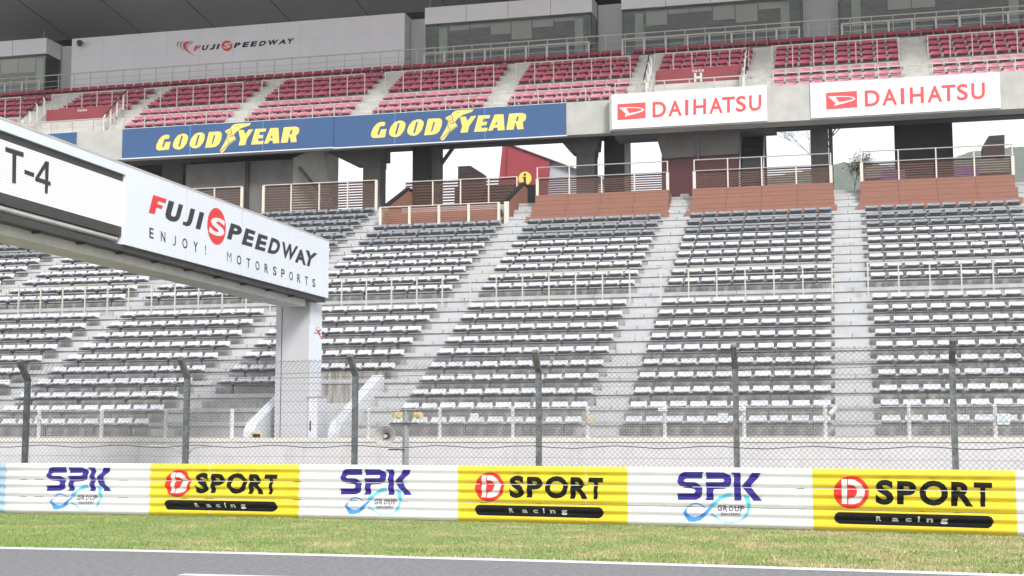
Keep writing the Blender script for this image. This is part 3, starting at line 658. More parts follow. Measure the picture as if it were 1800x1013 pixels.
# ================================================================== BROWN BOXES AND SLAT FENCES ABOVE THE SEATS
for sn, a, w in SEC:
    if sn not in "CDEF": continue
    x0, x1 = a-.14, a+w+.09; t = MB()
    zb = 9.22
    for i, (y, zt_) in enumerate(((49.5, 9.83), (50.1, 10.3), (50.62, 10.83))): 
        e = .12 if i == 0 else (.03 if i == 1 else 0); t.box(x0-e, x1+e, y, 51.6, zb, zt_); zb = zt_
    for yj, z0_, z1_ in ((49.5, 9.22, 9.83), (50.1, 9.83, 10.3), (50.62, 10.3, 10.83)):
        for xj in np.linspace(x0, x1, 5)[1:-1]: t.box(xj-.006, xj+.006, yj-.004, yj+.01, z0_+.01, z1_-.01, 1)
        for zj in np.arange(z0_+.14, z1_-.05, .15): t.box(x0, x1, yj-.002, yj+.01, zj-.004, zj+.004, 1)
    tag(t.build("brown_parapet", ['brown', 'slat'], origin=(a, 49.5, 9.2)), {"C": "brown clad parapet topping the seats right of the round sign", "D": "brown clad parapet topping the seats right of the maroon door", "E": "brown clad parapet topping the rightmost seats", "F": "brown clad parapet beyond the right edge"}[sn], "parapet", "brown parapets above the lower seats")
def slats(label, X0, X1, nposts, Y, z0, zs, ztop, n, side_posts=True, pm='cream', pw=.05, slm='slat', gap_top=False, lowp=None):
    t = thing("slat_railing", label, "railing", (X0, Y, z0), "slatted railings at the concourse edge")
    b = MB(); dz_ = (zs-z0)/n
    for i in range(n): b.box(X0, X1, Y+.03, Y+.06, z0+dz_*(i+.28), z0+dz_*(i+.90))
    b.build("slats", slm, t)
    for i, x in enumerate(np.linspace(X0, X1, nposts)):
        end = side_posts and i in (0, nposts-1); q = .11 if end else pw
        MB().box(x-q/2, x+q/2, Y-.05, Y+.01, z0, zs).build("post", pm, t)
        if ztop > zs+.05: MB().box(x-.02, x+.02, Y-.03, Y+.01, zs+.001, ztop).build("upright", pm, t)
    MB().box(X0-.03, X1+.03, Y-.06, Y+.02, zs+.002, zs+.03).build("cap_rail", pm if ztop <= zs+.05 else 'mesh', t)
    if ztop > zs+.05: MB().tube((X0-.03, Y, ztop), (X1+.03, Y, ztop), .022, 8).build("handrail", 'mesh', t)
    return t
X = lambda u, v, Y: float(at(u, v, Y=Y)[0]); Zc = lambda u, v, Y: float(at(u, v, Y=Y)[2])
slats("brown slat railing with high handrail right of the round sign", X(945, 348, 51), X(1174, 335, 51), 5, 50.98, 10.84, 11.55, 11.99, 8)
slats("brown slat railing with high handrail right of the maroon door", X(1221, 335, 51), X(1461, 318, 51), 5, 50.98, 10.84, 11.55, 11.99, 8)
slats("brown slat railing with high handrail in front of purple boards", X(1515, 320, 51), X(1781, 309, 51), 5, 50.98, 10.86, 11.58, 12.0, 8)
slats("dense brown slat screen behind the gantry end, at the top of the seats", X(464, 322, 52.2), X(662, 312, 52.2), 5, 52.2, 10.6, 12.03, 12.03, 13, True, 'cream', .05)
slats("short brown slat screen partly hidden by the gantry top", X(330, 330, 52.2), X(426, 324, 52.2), 3, 52.2, 10.6, 12.03, 12.03, 13, True, 'cream', .05)
slats("upper brown slat screen behind the lower red slat barrier", X(713, 312, 53), X(909, 302.5, 53), 5, 53, 10.75, 12.05, 12.05, 11, False, 'cream', .05)
lowb = slats("low red brown slat barrier with white posts below the open stair", X(669, 362, 49.75), X(877, 353, 49.75), 5, 49.75, 9.62, 10.45, 10.45, 12, False, 'cream', .1, 'brown')
# sloped stair walls either side
for u0, lb in ((678, "left brown stair wall with dark sloping handrail"), (890, "right brown stair wall with dark sloping handrail")):
    x = X(u0, 360, 49.9); t = thing("stair_wall", lb, "wall", (x, 50, 9.3), "brown stair walls")
    b = MB(); b.profx([(50.0, 9.2), (50.0, 10.5), (52.6, 11.62), (53.2, 11.62), (53.2, 9.2)], x-.06, x+.06); b.build("panel", 'brown', t)
    b = MB(); b.bar((x, 49.95, 10.57), (x, 52.6, 11.71), .15, .09); b.bar((x, 52.6, 11.71), (x, 53.2, 11.71), .15, .09); b.build("handrail", 'blackp', t)
    MB().box(x-.09, x+.09, 49.9, 49.99, 9.2, 10.52).build("end_post", 'cream', t)
# brown back panel behind low barrier
xa_, xb_ = X(680, 380, 50.6), X(892, 370, 50.6)
MB().box(xa_+.3, xb_-.16, 50.3, 50.4, 9.3, 10.3).build("back_panel", 'brown', lowb)

# ================================================================== CONCOURSE
cc = MB(); cc.box(XL-8, XR+10, 51.7, 66, 10.2, 10.68); tag(cc.build("concourse_deck", 'concrete'), kind='structure')
ug = thing("upper_grandstand", "concrete upper tier of the grandstand carried on dark columns", "grandstand", (-15, 57, 10.7))
def column(u0, u1, v, Y, d, m, ztop=15.3, z0=10.68):
    return MB().box(X(u0, v, Y), X(u1, v, Y), Y, Y+d, z0, ztop).build("column", m, ug)
def pxprism(name, P, Y, d, m, parent): b = MB(); b.prism([at(u, v, Y=Y) for u, v in P], (0, d, 0)); return b.build(name, m, parent)
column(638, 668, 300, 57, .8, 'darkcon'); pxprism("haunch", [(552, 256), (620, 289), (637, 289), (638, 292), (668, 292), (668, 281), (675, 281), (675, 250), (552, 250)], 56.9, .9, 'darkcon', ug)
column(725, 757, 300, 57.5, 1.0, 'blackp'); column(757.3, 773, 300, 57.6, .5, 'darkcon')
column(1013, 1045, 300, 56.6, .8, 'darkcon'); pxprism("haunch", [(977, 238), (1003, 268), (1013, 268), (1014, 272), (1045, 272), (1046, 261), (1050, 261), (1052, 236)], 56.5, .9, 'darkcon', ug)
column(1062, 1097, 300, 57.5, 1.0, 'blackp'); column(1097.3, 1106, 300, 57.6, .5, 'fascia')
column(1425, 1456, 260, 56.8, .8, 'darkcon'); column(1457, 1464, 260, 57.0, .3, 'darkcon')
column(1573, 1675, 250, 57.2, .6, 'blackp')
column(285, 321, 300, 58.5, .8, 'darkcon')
# brace beside the second column
b = MB(); b.tube(at(774, 291, Y=58), at(797, 259, Y=58), .09, 8); b.build("brace", 'darkcon', ug)
# block with stair soffit on the left
bl = thing("stair_block", "dark concrete stair block under the blue board, above the gantry", "stair block", (-23, 56, 10.7))
x0, x1, x2 = X(327, 300, 56), X(515, 300, 56), X(595, 300, 59)
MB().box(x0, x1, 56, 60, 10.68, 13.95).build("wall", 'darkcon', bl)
MB().box(X(205, 300, 60.2), X(570, 300, 60.2), 60.2, 60.5, 10.68, 15.8).build("dark_backing", 'blackp', bl)  # added near-black sheet, stands in for the darkness above the stair block
b = MB(); b.prism([(x1+.01, 56, 10.68), (x1+.01, 56, 14.0), (x1+1.0, 57, 14.75), (x2, 59, 14.9), (x2, 59, 10.68)], (-.3, .4, 0)); b.build("side_wall", 'fascia', bl)
b = MB(); b.bar((x1+.25, 56.15, 13.6), (x2, 58.9, 11.9), .06, .12); b.build("stringer", 'darkcon', bl)
MB().tube((X(435, 300, 55.9), 55.88, 10.7), (X(435, 300, 55.9), 55.88, 13.9), .09, 10).build("drain_pipe", 'blackp', bl)
# beams and fascia
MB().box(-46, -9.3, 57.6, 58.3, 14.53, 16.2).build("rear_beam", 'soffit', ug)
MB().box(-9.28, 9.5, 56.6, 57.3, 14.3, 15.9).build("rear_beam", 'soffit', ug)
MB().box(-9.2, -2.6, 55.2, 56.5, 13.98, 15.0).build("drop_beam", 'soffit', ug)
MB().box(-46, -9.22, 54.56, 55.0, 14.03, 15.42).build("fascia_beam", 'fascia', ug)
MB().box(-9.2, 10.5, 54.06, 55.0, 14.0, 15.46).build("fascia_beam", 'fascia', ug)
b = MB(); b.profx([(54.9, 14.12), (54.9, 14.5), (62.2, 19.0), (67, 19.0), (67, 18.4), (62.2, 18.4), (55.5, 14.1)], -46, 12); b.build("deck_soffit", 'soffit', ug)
# tread deck of upper tier
DU = [55.1, 55.8, 56.5, 57.2, 57.9, 58.6, 59.3, 60.0]; ZU = [15.87, 16.30, 16.78, 17.33, 17.755, 18.18, 18.60, 19.10]
b = MB()
for k in range(8): b.box(-46, 12, DU[k]-.33, (DU[k+1]-.33 if k < 7 else 62.6), (ZU[k-1]-.47 if k else 14.9), ZU[k]-.42)
b.build("seating_step", 'deckcon', ug)
USEC = [("G0", -43.3, 4.9), ("G", -36.6, 3.9), ("al", -31.72, 4.93), ("be", -25.76, 4.93), ("ga", -19.76, 4.95), ("de", -13.72, 4.98), ("ep", -7.6, 3.9), ("ze", -2.66, 5.05), ("et", 3.62, 5.1)]
UN = {"G0": "leftmost block", "G": "block behind the left gate", "al": "block right of the left gate", "be": "block above left blue board", "ga": "block above right blue board", "de": "block left of gate H", "ep": "block behind gate H", "ze": "block right of gate H", "et": "rightmost block"}
b = MB()
us = sorted((a, w) for _, a, w in USEC); ai = 0
for (a, w), (a2, _) in zip(us[:-1], us[1:]):
    ai += 1; ast = thing("aisle_stair", "grey concrete aisle steps, %s aisle from the left on the upper tier" % ordn(ai), "stairs", (a+w, 55, 15.4), "aisle stairs of the upper tier")
    for k in range(7): MB().box(a+w+.12, a2-.12, DU[k+1]-.33-.3, DU[k+1]-.332, ZU[k]-.42, ZU[k]-.42+(ZU[k+1]-ZU[k])*.5).build("step", 'deckcon', ast)
MR = {c: seat_mesh(c, m, .42, .20, .30) for c, m in (("red_seat", 'red0'), ("pink_seat", 'red1'), ("dark_red_seat", 'red2'))}
rs = []
for sn, a, w in USEC:
    for k in range(7):
        if sn in ("G", "ep") and k < 3: continue
        n = 8 if sn in ("G", "ep") else 10
        if sn == "de" and k < 2: n = 10
        for i in range(n): rs.append((sn, k, i, a+.21+(w-.42)/(n-1)*i))
xk = -45.0; i = 0
while xk < 9.5:
    if not -9.75 < xk < -9.3: rs.append(("back", 7, i, xk))
    xk += .502; i += 1
R2_ = []
for sn, k, i, x in rs:
    p = (x, DU[k], ZU[k]); u, v = pix(p); visb = -6 < u < 1806 and v > -5 and not (u < 200 and v > 194+u*.42)
    R2_.append((x*x+DU[k]**2, visb, sn, k, i, x))
vr = sorted(r for r in R2_ if r[1]); ch_, rest = vr[:300], vr[300:]+[r for r in R2_ if not r[1]]
rmesh = lambda k: MR["pink_seat" if k < 3 else ("dark_red_seat" if k == 7 else "red_seat")]
bks = sorted(r[5] for r in ch_ if r[3] == 7)
for _, _, sn, k, i, x in ch_:
    o = bpy.data.objects.new("folding_seat", rmesh(k)); COL.objects.link(o); o.location = (x, DU[k]+jit(), ZU[k]+jit()*.5); o.rotation_euler = (0, 0, jit())
    if k == 7: lb = "dark red seat in the back row, number %d from its right end" % (len(bks)-bks.index(x))
    else: lb = "%s seat, %s from left, %s row up, upper %s" % ("faded pink" if k < 3 else "red", ordn(i+1), ordn(k+1), UN[sn])
    tag(o, lb, "seat", "red seats on the upper tier")
joined("folding_seat", [(rmesh(k), (x, DU[k]+jit(), ZU[k]+jit()*.5), jit()) for _, _, sn, k, i, x in rest], "farther red and pink seats on the upper tier, towards the left", "seats", None)
# steel rails beneath the red rows
b = MB()
for sn, a, w in USEC:
    for k in range(7):
        if sn in ("G", "ep") and k < 3: continue
        b.box(a, a+w, DU[k]-.16, DU[k]-.1, ZU[k]-.36, ZU[k]-.31)
        for q in (.4, 1.9, 3.4, w-.4): b.box(a+q-.02, a+q+.02, DU[k]-.15, DU[k]-.11, ZU[k]-.42, ZU[k]-.362)
b.box(-45, 9.5, DU[7]-.16, DU[7]-.1, ZU[7]-.36, ZU[7]-.31); b.build("seat_rail", 'rail', ug)

# front railing, mid frames, back railing
for x0, x1, Y, lb in ((-45, -32.1, 54.72, "white railing above the far left blue board"), (-31.6, -9.3, 54.72, "white railing running above the two blue boards"), (-9.0, -2.9, 54.3, "white railing above the left white board"), (-2.6, 9.6, 54.3, "white railing above the right white board")):
    n = max(2, int((x1-x0)/1.0)+1); railing("edge_railing", lb, list(np.linspace(x0, x1, n)), Y, 15.42, 16.02, (16.02, 15.68), 'steelr', "railings along the upper tier edge", .04, .018, topw=.04)
for sn, a, w in USEC:
    n = 7 if w > 4.5 else 6
    railing("seat_block_railing", "tall cream rail frame across the seats, upper %s" % UN[sn], list(np.linspace(a-.1, a+w-.02, n)), 56.86, ZU[3]-.44, 17.88, (17.88,), 'steelr', "rail frames across the upper seat blocks", .04, .04)
railing("walkway_railing", "long cream railing along the back walkway in front of the suites", list(np.arange(-45.5, 10, .92)), 61.0, 18.7, 20.11, (20.11, 19.78, 19.5), 'steelr', None, .035, .018, topw=.045)

# gates (vomitories) in the upper tier
def gate(u0, u1, ua, ub, letter, lb, off=0):
    xa_, xb_ = u0, u1; t = thing("tier_gate", lb, "gate", (xa_, 56, 15.4))
    MB().box(xa_, xb_, 56.5, 56.62, 16.42, 17.06).build("gate_panel", 'gate', t)
    MB().box(xa_+.02, xb_-.02, 56.63, 56.86, 16.42, 17.04).build("lintel", 'gate', t)
    MB().box(xa_, xb_, 56.44, 56.48, 15.45, 16.415).build("opening", 'dark', t)
    for x in (xa_-.14, xb_+.02):
        b = MB(); b.profx([(54.9, 15.4), (54.9, 15.62), (56.6, 17.0), (56.9, 17.0), (56.9, 15.4)], x, x+.12); b.build("cheek_wall", 'deckcon', t)
    b = MB(); xc = (xa_+xb_)/2
    def put(s_, x0_, x1_, z0_, z1_, off_):
        n_ = len(s_); wch = (x1_-x0_)/n_
        for i_, c_ in enumerate(s_):
            V, Fc = glyph(c_, off_); zz1 = z1_ if c_ not in 'ae' else z0_+(z1_-z0_)*.72
            b.add([(x0_+wch*(i_+.08)+V_[0]*wch*.84, 56.494, z0_+V_[1]*(zz1-z0_)) for V_ in V], Fc)
    put("Gate", xc-.26, xc+.26, 16.89, 17.02, .02)
    if letter == "H": put(letter, xc-.2, xc+.2, 16.46, 16.85, .04)
    b.build("lettering", 'note', t)
    for sd, x in ((-1, xa_-.2), (1, xb_+.2)):
        h = thing("gate_handrail", "%s stepped handrail with white posts beside %s" % ("left" if sd < 0 else "right", "gate H" if letter == "H" else "the left gate"), "handrail", (x, 55, 15.6), "handrails beside the tier gates")
        for i_, (y, zz) in enumerate(((54.95, 16.25), (55.5, 16.75), (56.05, 17.25), (56.6, 17.7))):
            b2_ = MB(); b2_.box(x-.03, x+.03, y-.03, y+.03, zz-.85, zz-.1); b2_.bar((x, y, zz-.12), (x-.10*sd*-1, y, zz+.05), .05, .05); b2_.build("post", 'white', h)
        MB().tube((x+.1*sd, 54.9, 16.26), (x+.1*sd, 56.7, 17.84), .028, 8).build("handrail", 'blackp', h)
        b3 = MB()
        for dz_ in (.2, .34, .48, .62): b3.tube((x, 54.97, 16.15-dz_), (x, 56.6, 17.6-dz_), .01, 4)
        b3.build("infill_rail", 'white', h)
gate(X(1153, 125, 56.5), X(1302, 115, 56.5), 0, 0, "H", "dark red gate panel lettered Gate H over a dark opening")
gate(X(82, 195, 56.5), X(208, 188, 56.5), 0, 0, "G", "dark red gate panel on the left above the gantry, over a dark opening")

# ================================================================== BOARDS
def board(name, label, x0, x1, Y, z0, z1, m, trim=None, group=None, seams=()):
    t = thing(name, label, "advertising board", (x0, Y, z0), group); MB().box(x0, x1, Y, Y+.05, z0, z1).build("panel", m, t)
    if trim: MB().box(x0-.03, x1+.03, Y-.008, Y+.045, z0-.045, z0-.002).box(x0-.03, x1+.03, Y-.004, Y+.04, z1+.002, z1+.02).build("trim", trim, t)
    if seams:
        b = MB()
        for s_ in seams: b.box(s_-.025, s_+.025, Y-.003, Y-.001, z0, z1)
        b.build("seam", 'gseam', t)
    return t
BY = 54.5
bl1 = board("advert_board", "left blue board with yellow lettering and winged shoe", -31.55, -21.40, BY, 14.06, 15.40, 'gblue', 'wboard', "blue boards on the tier edge", [-28.2, -24.7])
bl2 = board("advert_board", "right blue board with yellow lettering and winged shoe", -21.37, -11.11, BY, 14.03, 15.39, 'gblue', 'wboard', "blue boards on the tier edge", [-18.6, -14.6])
xl_ = X(134, 231, BY); board("advert_board", "blue board end partly hidden by the gantry at the left", xl_-10, xl_, BY, 14.06, 15.40, 'gblue', 'wboard', "blue boards on the tier edge")
z = zt(640, 180, 5.625)
LG = [
 [[(212,203),(200,236),(168,235),(156,240),(133,312),(137,322),(150,322),(167,268),(224,264),(205,346),(105,354),(80,350),(67,330),(72,295),(95,245),(130,208),(165,194),(195,193)]],
 [[(352,180),(385,184),(408,204),(408,240),(392,285),(355,330),(315,346),(275,340),(248,318),(248,285),(265,240),(300,198)], [(334,210),(343,204),(353,210),(325,312),(315,319),(306,312)]],
 [[(532,167),(565,171),(588,191),(588,227),(572,272),(535,317),(495,333),(455,327),(428,305),(428,272),(445,227),(480,185)], [(514,197),(523,191),(533,197),(505,299),(495,306),(486,299)]],
 [[(632,164),(740,157),(763,165),(772,190),(766,235),(745,285),(715,311),(680,321),(592,327)], [(684,200),(693,194),(703,199),(674,288),(660,292)]],
 [[(948,145),(1005,140),(1022,185),(1060,137),(1110,133),(1040,235),(1025,297),(952,302),(970,240)]],
 [[(1130,130),(1248,126),(1240,158),(1180,162),(1172,195),(1218,192),(1210,225),(1165,228),(1158,255),(1222,252),(1215,286),(1086,293)]],
 [[(1290,122),(1378,118),(1390,275),(1322,280),(1318,250),(1282,252),(1270,280),(1225,283)], [(1312,185),(1316,222),(1292,224)]],
 [[(1435,113),(1560,105),(1595,115),(1604,140),(1595,175),(1568,200),(1577,264),(1515,268),(1500,205),(1495,205),(1478,270),(1405,273)], [(1510,145),(1522,138),(1529,145),(1520,185),(1500,188)]],
]
SHOE = [[(1083,70),(1040,72),(960,75),(900,85),(875,103),(862,122),(803,152),(812,172),(828,180),(830,202),(822,228),(790,290),(752,355),(766,379),(792,368),(842,300),(925,238),(906,205),(897,198),(915,172),(945,145),(985,120),(1040,103),(1066,95)]]
LN = [[(862,122),(868,122),(880,172),(888,212),(882,212),(873,174)], [(822,228),(828,228),(853,272),(848,277)], [(758,362),(762,366),(850,288),(918,238),(914,233),(846,282)], [(818,176),(818,172),(860,148),(862,152)], [(828,186),(830,182),(866,192),(866,196)], [(832,206),(832,202),(866,170),(868,174)], [(905,108),(930,98),(945,98),(930,104)], [(836,222),(836,217),(890,196),(892,201)], [(884,212),(888,208),(905,190),(905,196)]]
def good(parent, du, lift):
    x_ref = X(651.9, 240, BY)
    for nm, loops, m, lf in (("lettering", LG, 'gyel', .005), ("winged_shoe", [SHOE], 'gyel', .005), ("shoe_line", [[l] for l in LN], 'gblue', .008)):
        b = MB()
        for lo in loops:
            P, Fc = fill(lo); V = []
            for u, v in z(P): p = at(u, v, Y=BY-lf); V.append((p[0]+du, p[1], p[2]+lift))
            b.add(V, Fc)
        b.build(nm, m, parent)
good(bl2, 0, 0); good(bl1, X(274.3, 260, BY)-X(651.9, 240, BY), -.015)
w1 = board("advert_board", "white board with coral red lettering, below gate H", -9.11, -2.85, 54.0, 14.05, 15.50, 'wboard', None, "white boards on the tier edge")
w2 = board("advert_board", "white board with coral red lettering, at the right end", -1.16, 5.93, 54.0, 14.05, 15.46, 'wboard', None, "white boards on the tier edge")
z = zt(1060, 140, 6); pz = []
P, Fc = fill([[(152,260),(449,240),(449,408),(152,430)]]); E1 = [(z(P), Fc, 0)]
E2 = []
for lo in ([[(172,297),(235,294),(300,291),(370,294),(420,305),(434,316),(425,330),(390,346),(320,367),(262,382),(228,394),(243,362)], [(240,303),(300,300),(370,302),(408,311),(415,318),(400,328),(350,342),(278,356)]],):
    P, Fc = fill(lo); E2.append((z(P), Fc, 0))
tp = lambda x: 238-(x-522)*.0695; bt_ = lambda x: 403-(x-522)*.0665
LT = []
for ch, x0, x1 in (("D",522,665),("A",688,832),("I",865,900),("H",952,1087),("A",1120,1263),("T",1256,1390),("S",1402,1508),("U",1540,1670)):
    P, Fc = letq(ch, [(x0, tp(x0)), (x1, tp(x1)), (x1, bt_(x1)), (x0, bt_(x0))], .022 if ch not in "I" else 0.); LT.append((z(P), Fc, 0))
def dai(parent, xref, xnew, sc, dz_):
    for nm, pcs, m, lf in (("emblem_panel", E1, 'dred', .004), ("emblem", E2, 'wboard', .008), ("lettering", LT, 'dred', .004)):
        b = MB()
        for P, Fc, mi in pcs:
            V = []
            for u, v in P: p = at(u, v, Y=54.0-lf); V.append((xnew+(p[0]-xref)*sc, p[1], p[2]+dz_))
            b.add(V, Fc)
        b.build(nm, m, parent)
xr_ = X(1085.3, 190, 54)
dai(w1, xr_, xr_, 1., 0.); dai(w2, xr_, X(1452, 175, 54), 1.025, -.045)

# ================================================================== THINGS ON THE CONCOURSE
sg = thing("information_sign", "round yellow sign with a dark letter i above the black doorway", "sign", tuple(at(922.7, 314, Y=53.4)))
c = at(922.7, 314, Y=53.4); n = 32; b = MB(); b.prism([(c[0]+.268*math.cos(2*math.pi*i/n), 53.4, c[2]+.285*math.sin(2*math.pi*i/n)) for i in range(n)], (0, .05, 0)); b.build("disc", 'signy', sg)
b = MB(); b.box(c[0]-.05, c[0]+.05, 53.385, 53.392, c[2]-.23, c[2]+.07); V, Fc = fill([ell(c[0], c[2]+.16, .055, .055, 16)]); b.add([(p[0], 53.39, p[1]) for p in V], Fc); b.box(c[0]-.09, c[0]+.0, 53.385, 53.3915, c[2]+.03, c[2]+.07); b.build("letter", 'fgrey', sg)
tag(MB().box(X(919, 340, 53.5), X(943, 340, 53.5), 53.5, 53.9, 10.5, Zc(930, 325, 53.5)).build("doorway_screen", 'dark', origin=(X(919, 340, 53.5), 53.5, 10.5)), "black doorway screen below the round yellow sign", "screen")
# maroon kiosk with sloped soffit
kk = thing("maroon_kiosk", "maroon walled room under the tier with a door facing the aisle", "kiosk", (-6, 56, 10.7))
MB().box(X(1163, 300, 55.6), X(1300, 300, 55.6), 55.6, 57, 10.68, Zc(1220, 272, 55.6)).build("wall", 'maroon', kk)
pxprism("sloped_soffit", [(1150, 228), (1300, 220), (1300, 270), (1165, 279)], 55.5, 1.2, 'darkcon', kk)
MB().tube(at(1227, 246, Y=55.4), at(1227, 280, Y=55.4), .05, 8).build("drain_pipe", 'soffit', kk)
tag(MB().box(X(1196, 340, 51.8), X(1210, 340, 51.8), 51.8, 52.1, 10.68, 10.86).build("bin_box", 'fascia', origin=(X(1196, 340, 51.8), 51.8, 10.68)), "small grey box on the sill before the maroon door", "box")
st = thing("steel_staircase", "dark steel staircase rising to the tier right of the maroon room", "staircase", tuple(at(1320, 300, Y=56)))
xa_, xb_ = X(1300, 290, 55.3), X(1342, 290, 55.3)
b = MB()
for i in range(9): b.box(xa_+.08, xb_-.08, 55.3+.2*i, 55.5+.2*i, 11.6+.3*i, 11.65+.3*i)
b.build("tread", 'blackp', st)
for x in (xa_, xb_):
    MB().bar((x, 55.2, 11.5), (x, 57.1, 14.3), .06, .2).build("stringer", 'gantd', st); MB().bar((x, 55.2, 12.2), (x, 57.1, 15.0), .045, .045).build("handrail", 'fascia', st)
    MB().box(x-.03, x+.03, 55.17, 55.23, 10.7, 12.3).build("newel_post", 'fascia', st)
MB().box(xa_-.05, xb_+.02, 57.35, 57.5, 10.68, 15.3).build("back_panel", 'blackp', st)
MB().box(xa_+.1, xb_-.1, 55.6, 56.4, 10.68, Zc(1320, 277, 55.6)).build("base_box", 'blackp', st)
# pylons, purple boards
def pylon(P, Y, label, lit=None):
    t = thing("dark_pylon", label, "pylon", tuple(at(*P[0], Y=Y)), "dark pylons on the concourse"); pxprism("body", P, Y, .5, 'kiosk', t); return t
t = pylon([(1727, 275), (1727, 257), (1738, 239), (1766, 237), (1766, 275)], 53.5, "dark brown red pylon with a cut corner at the right end"); pxprism("screen", [(1742, 249), (1742, 240.5), (1762, 239.5), (1762, 248)], 53.48, .015, 'blackp', t)
t = pylon([(805, 361), (805, 292.5), (827, 291.5), (850, 306), (850, 361)], 54.2, "dark brown red pylon behind the upper slat screen"); pxprism("screen", [(809, 306), (809, 296), (824, 295), (824, 305)], 54.18, .015, 'blackp', t)
tag(MB().box(X(799, 340, 54.8), X(935, 330, 54.8), 54.8, 56, 10.68, Zc(800, 331, 54.8)).build("counter", 'kiosk', origin=(X(799, 340, 54.8), 54.8, 10.68)), "long dark counter behind the upper slat screen", "counter")
for u0, u1, lb in ((1548, 1591, "left purple board behind the rightmost slat railing"), (1677, 1721, "right purple board behind the rightmost slat railing")):
    tag(MB().box(X(u0, 300, 53), X(u1, 300, 53), 53, 53.05, 10.7, 11.62).build("purple_board", 'purple', origin=(X(u0, 300, 53), 53, 10.7)), lb, "board", "purple boards on the concourse")
tag(MB().box(X(1520, 300, 54.3), X(1775, 300, 54.3), 54.3, 54.6, 10.68, 11.6).build("low_wall", 'maroon', origin=(X(1520, 300, 54.3), 54.3, 10.68)), "dark low wall behind the purple boards", "wall")
tag(MB().box(X(947, 340, 54.3), X(1000, 330, 54.3), 54.3, 55.2, 10.68, 11.5).build("serving_counter", 'maroon', origin=(X(947, 340, 54.3), 54.3, 10.68)), "dark red counter behind the slat railing right of the sign", "counter")
# red building behind
rb = thing("red_building", "red and pale grey angular building rising behind the concourse", "building", tuple(at(920, 400, Y=95)))
pxprism("wall", [(893, 253), (967, 280), (955, 400), (885, 400)], 95, 14, 'redb', rb); pxprism("end_wall", [(883, 257.5), (892.7, 253), (884.7, 400), (868, 400)], 95.2, 13, 'redb', rb)
pxprism("grey_wall", [(967.6, 281), (1012, 295), (1062, 315), (1075, 400), (955.8, 400)], 95.3, 13, 'paleb', rb)
pxprism("roof_edge", [(893, 251.5), (967, 278.7), (1070, 317), (1070, 318.5), (967, 280), (893, 253)], 94.8, 14.3, 'fascia', rb)

# ================================================================== SUITES, WALL, ROOF
def suite(x0, x1, lb, n=9):
    t = thing("hospitality_suite", lb, "suite", (x0, 62, 18.6), "glazed suites above the upper tier")
    MB().box(x0, x1, 62.0, 63.4, 21.63, 22.46).build("fascia_panel", 'panelw', t)
    b = MB()
    for s_ in np.arange(x0+2.1, x1-.3, 2.1): b.box(s_-.008, s_+.008, 61.992, 61.999, 21.64, 22.45)
    b.build("panel_joint", 'soffit', t)
    MB().box(x0, x1, 62.0, 62.2, 18.65, 18.95).build("sill", 'paneld', t)
    MB().box(x0+.05, x1-.05, 62.06, 62.075, 18.95, 21.628).build("window", 'wglass', t)
    for xw in (x0+.02, x1-.035): MB().box(xw, xw+.015, 62.09, 63.4, 18.95, 21.628).build("side_window", 'wglass', t)
    b = MB(); b.box(x0+.01, x1-.01, 66.5, 66.6, 18.5, 22.4); b.box(x0+.04, x1-.04, 62.3, 66.4, 21.6, 21.629); b.box(x0+.05, x1-.05, 62.25, 66.45, 18.6, 18.7); b.box(x0-.02, x0+.03, 63.41, 66.5, 18.6, 22.4); b.box(x1-.03, x1+.02, 63.41, 66.5, 18.6, 22.4); b.box(x0-.02, x1+.02, 63.42, 84, 22.41, 22.45); b.build("room", 'room', t)
    for xx in (x0+.55, x1-.95): MB().box(xx, xx+.4, 62.6, 62.8, 18.71, 21.59).build("curtain", 'curtain', t)
    b = MB()
    for xx in np.arange(x0+1.1, x1-1.4, 1.05):
        dr = .15+.75*abs(math.sin(xx*2.3+x0))**3; b.box(xx, xx+1.0, 62.5, 62.52, 21.59-dr, 21.59)
    b.build("roller_blind", 'paneld', t)
    b = MB(); 
    for xx in np.arange(x0+1.9, x1-1.5, 2.4): b.box(xx, xx+1.3, 65.9, 66.4, 18.72, 19.5+.5*math.sin(xx*5))
    b.build("furniture", 'paneld', t)
    for xx in np.linspace(x0+.1, x1-.1, n): MB().box(xx-.04, xx+.04, 61.62, 61.68, 18.68, 20.03).build("post", 'white', t)
    MB().box(x0+.06, x1-.06, 61.615, 61.685, 20.031, 20.10).build("balustrade_rail", 'cream', t); MB().box(x0+.1, x1-.1, 61.69, 61.70, 18.75, 20.0).build("balustrade_glass", 'bglass', t)
for x0, lb in ((-48.8, "glazed suite at the left end under the roof"), (-19.66, "glazed suite right of the white logo wall"), (-9.95, "glazed suite above gate H"), (.04, "glazed suite at the right end")): suite(x0, x0+8.3, lb)
wl = thing("panel_wall", "white panelled wall carrying the red and black logo under the roof", "wall", (-30, 62.5, 18.6))
wx0, wx1 = -39.3, -20.87
MB().box(wx0, wx1, 62.5, 64.5, 18.5, 22.46).build("cladding", 'panelw', wl)
b = MB()
for i in range(1, 10): b.box(wx0+i*(wx1-wx0)/10-.008, wx0+i*(wx1-wx0)/10+.008, 62.494, 62.499, 18.6, 22.45)
for zz in (19.7, 20.6, 21.5): b.box(wx0, wx1, 62.4945, 62.499, zz-.006, zz+.006)
b.build("panel_joint", 'paneld', wl)
z = zt(300, 50, 7.5); pz = []
for ch, q in zip("FUJI", [[(325,228),(400,222),(378,292),(300,300)], [(425,222),(505,215),(482,284),(402,292)], None, [(625,207),(652,205),(628,274),(598,277)]]):
    if q: P, Fc = letq(ch, q, .05 if ch != 'I' else 0); pz.append((z(P), Fc, 1 if ch == 'F' else 0))
lp([[(565,210),(594,208),(572,270),(555,281),(512,284),(517,266),(540,264),(548,258)]], 0)
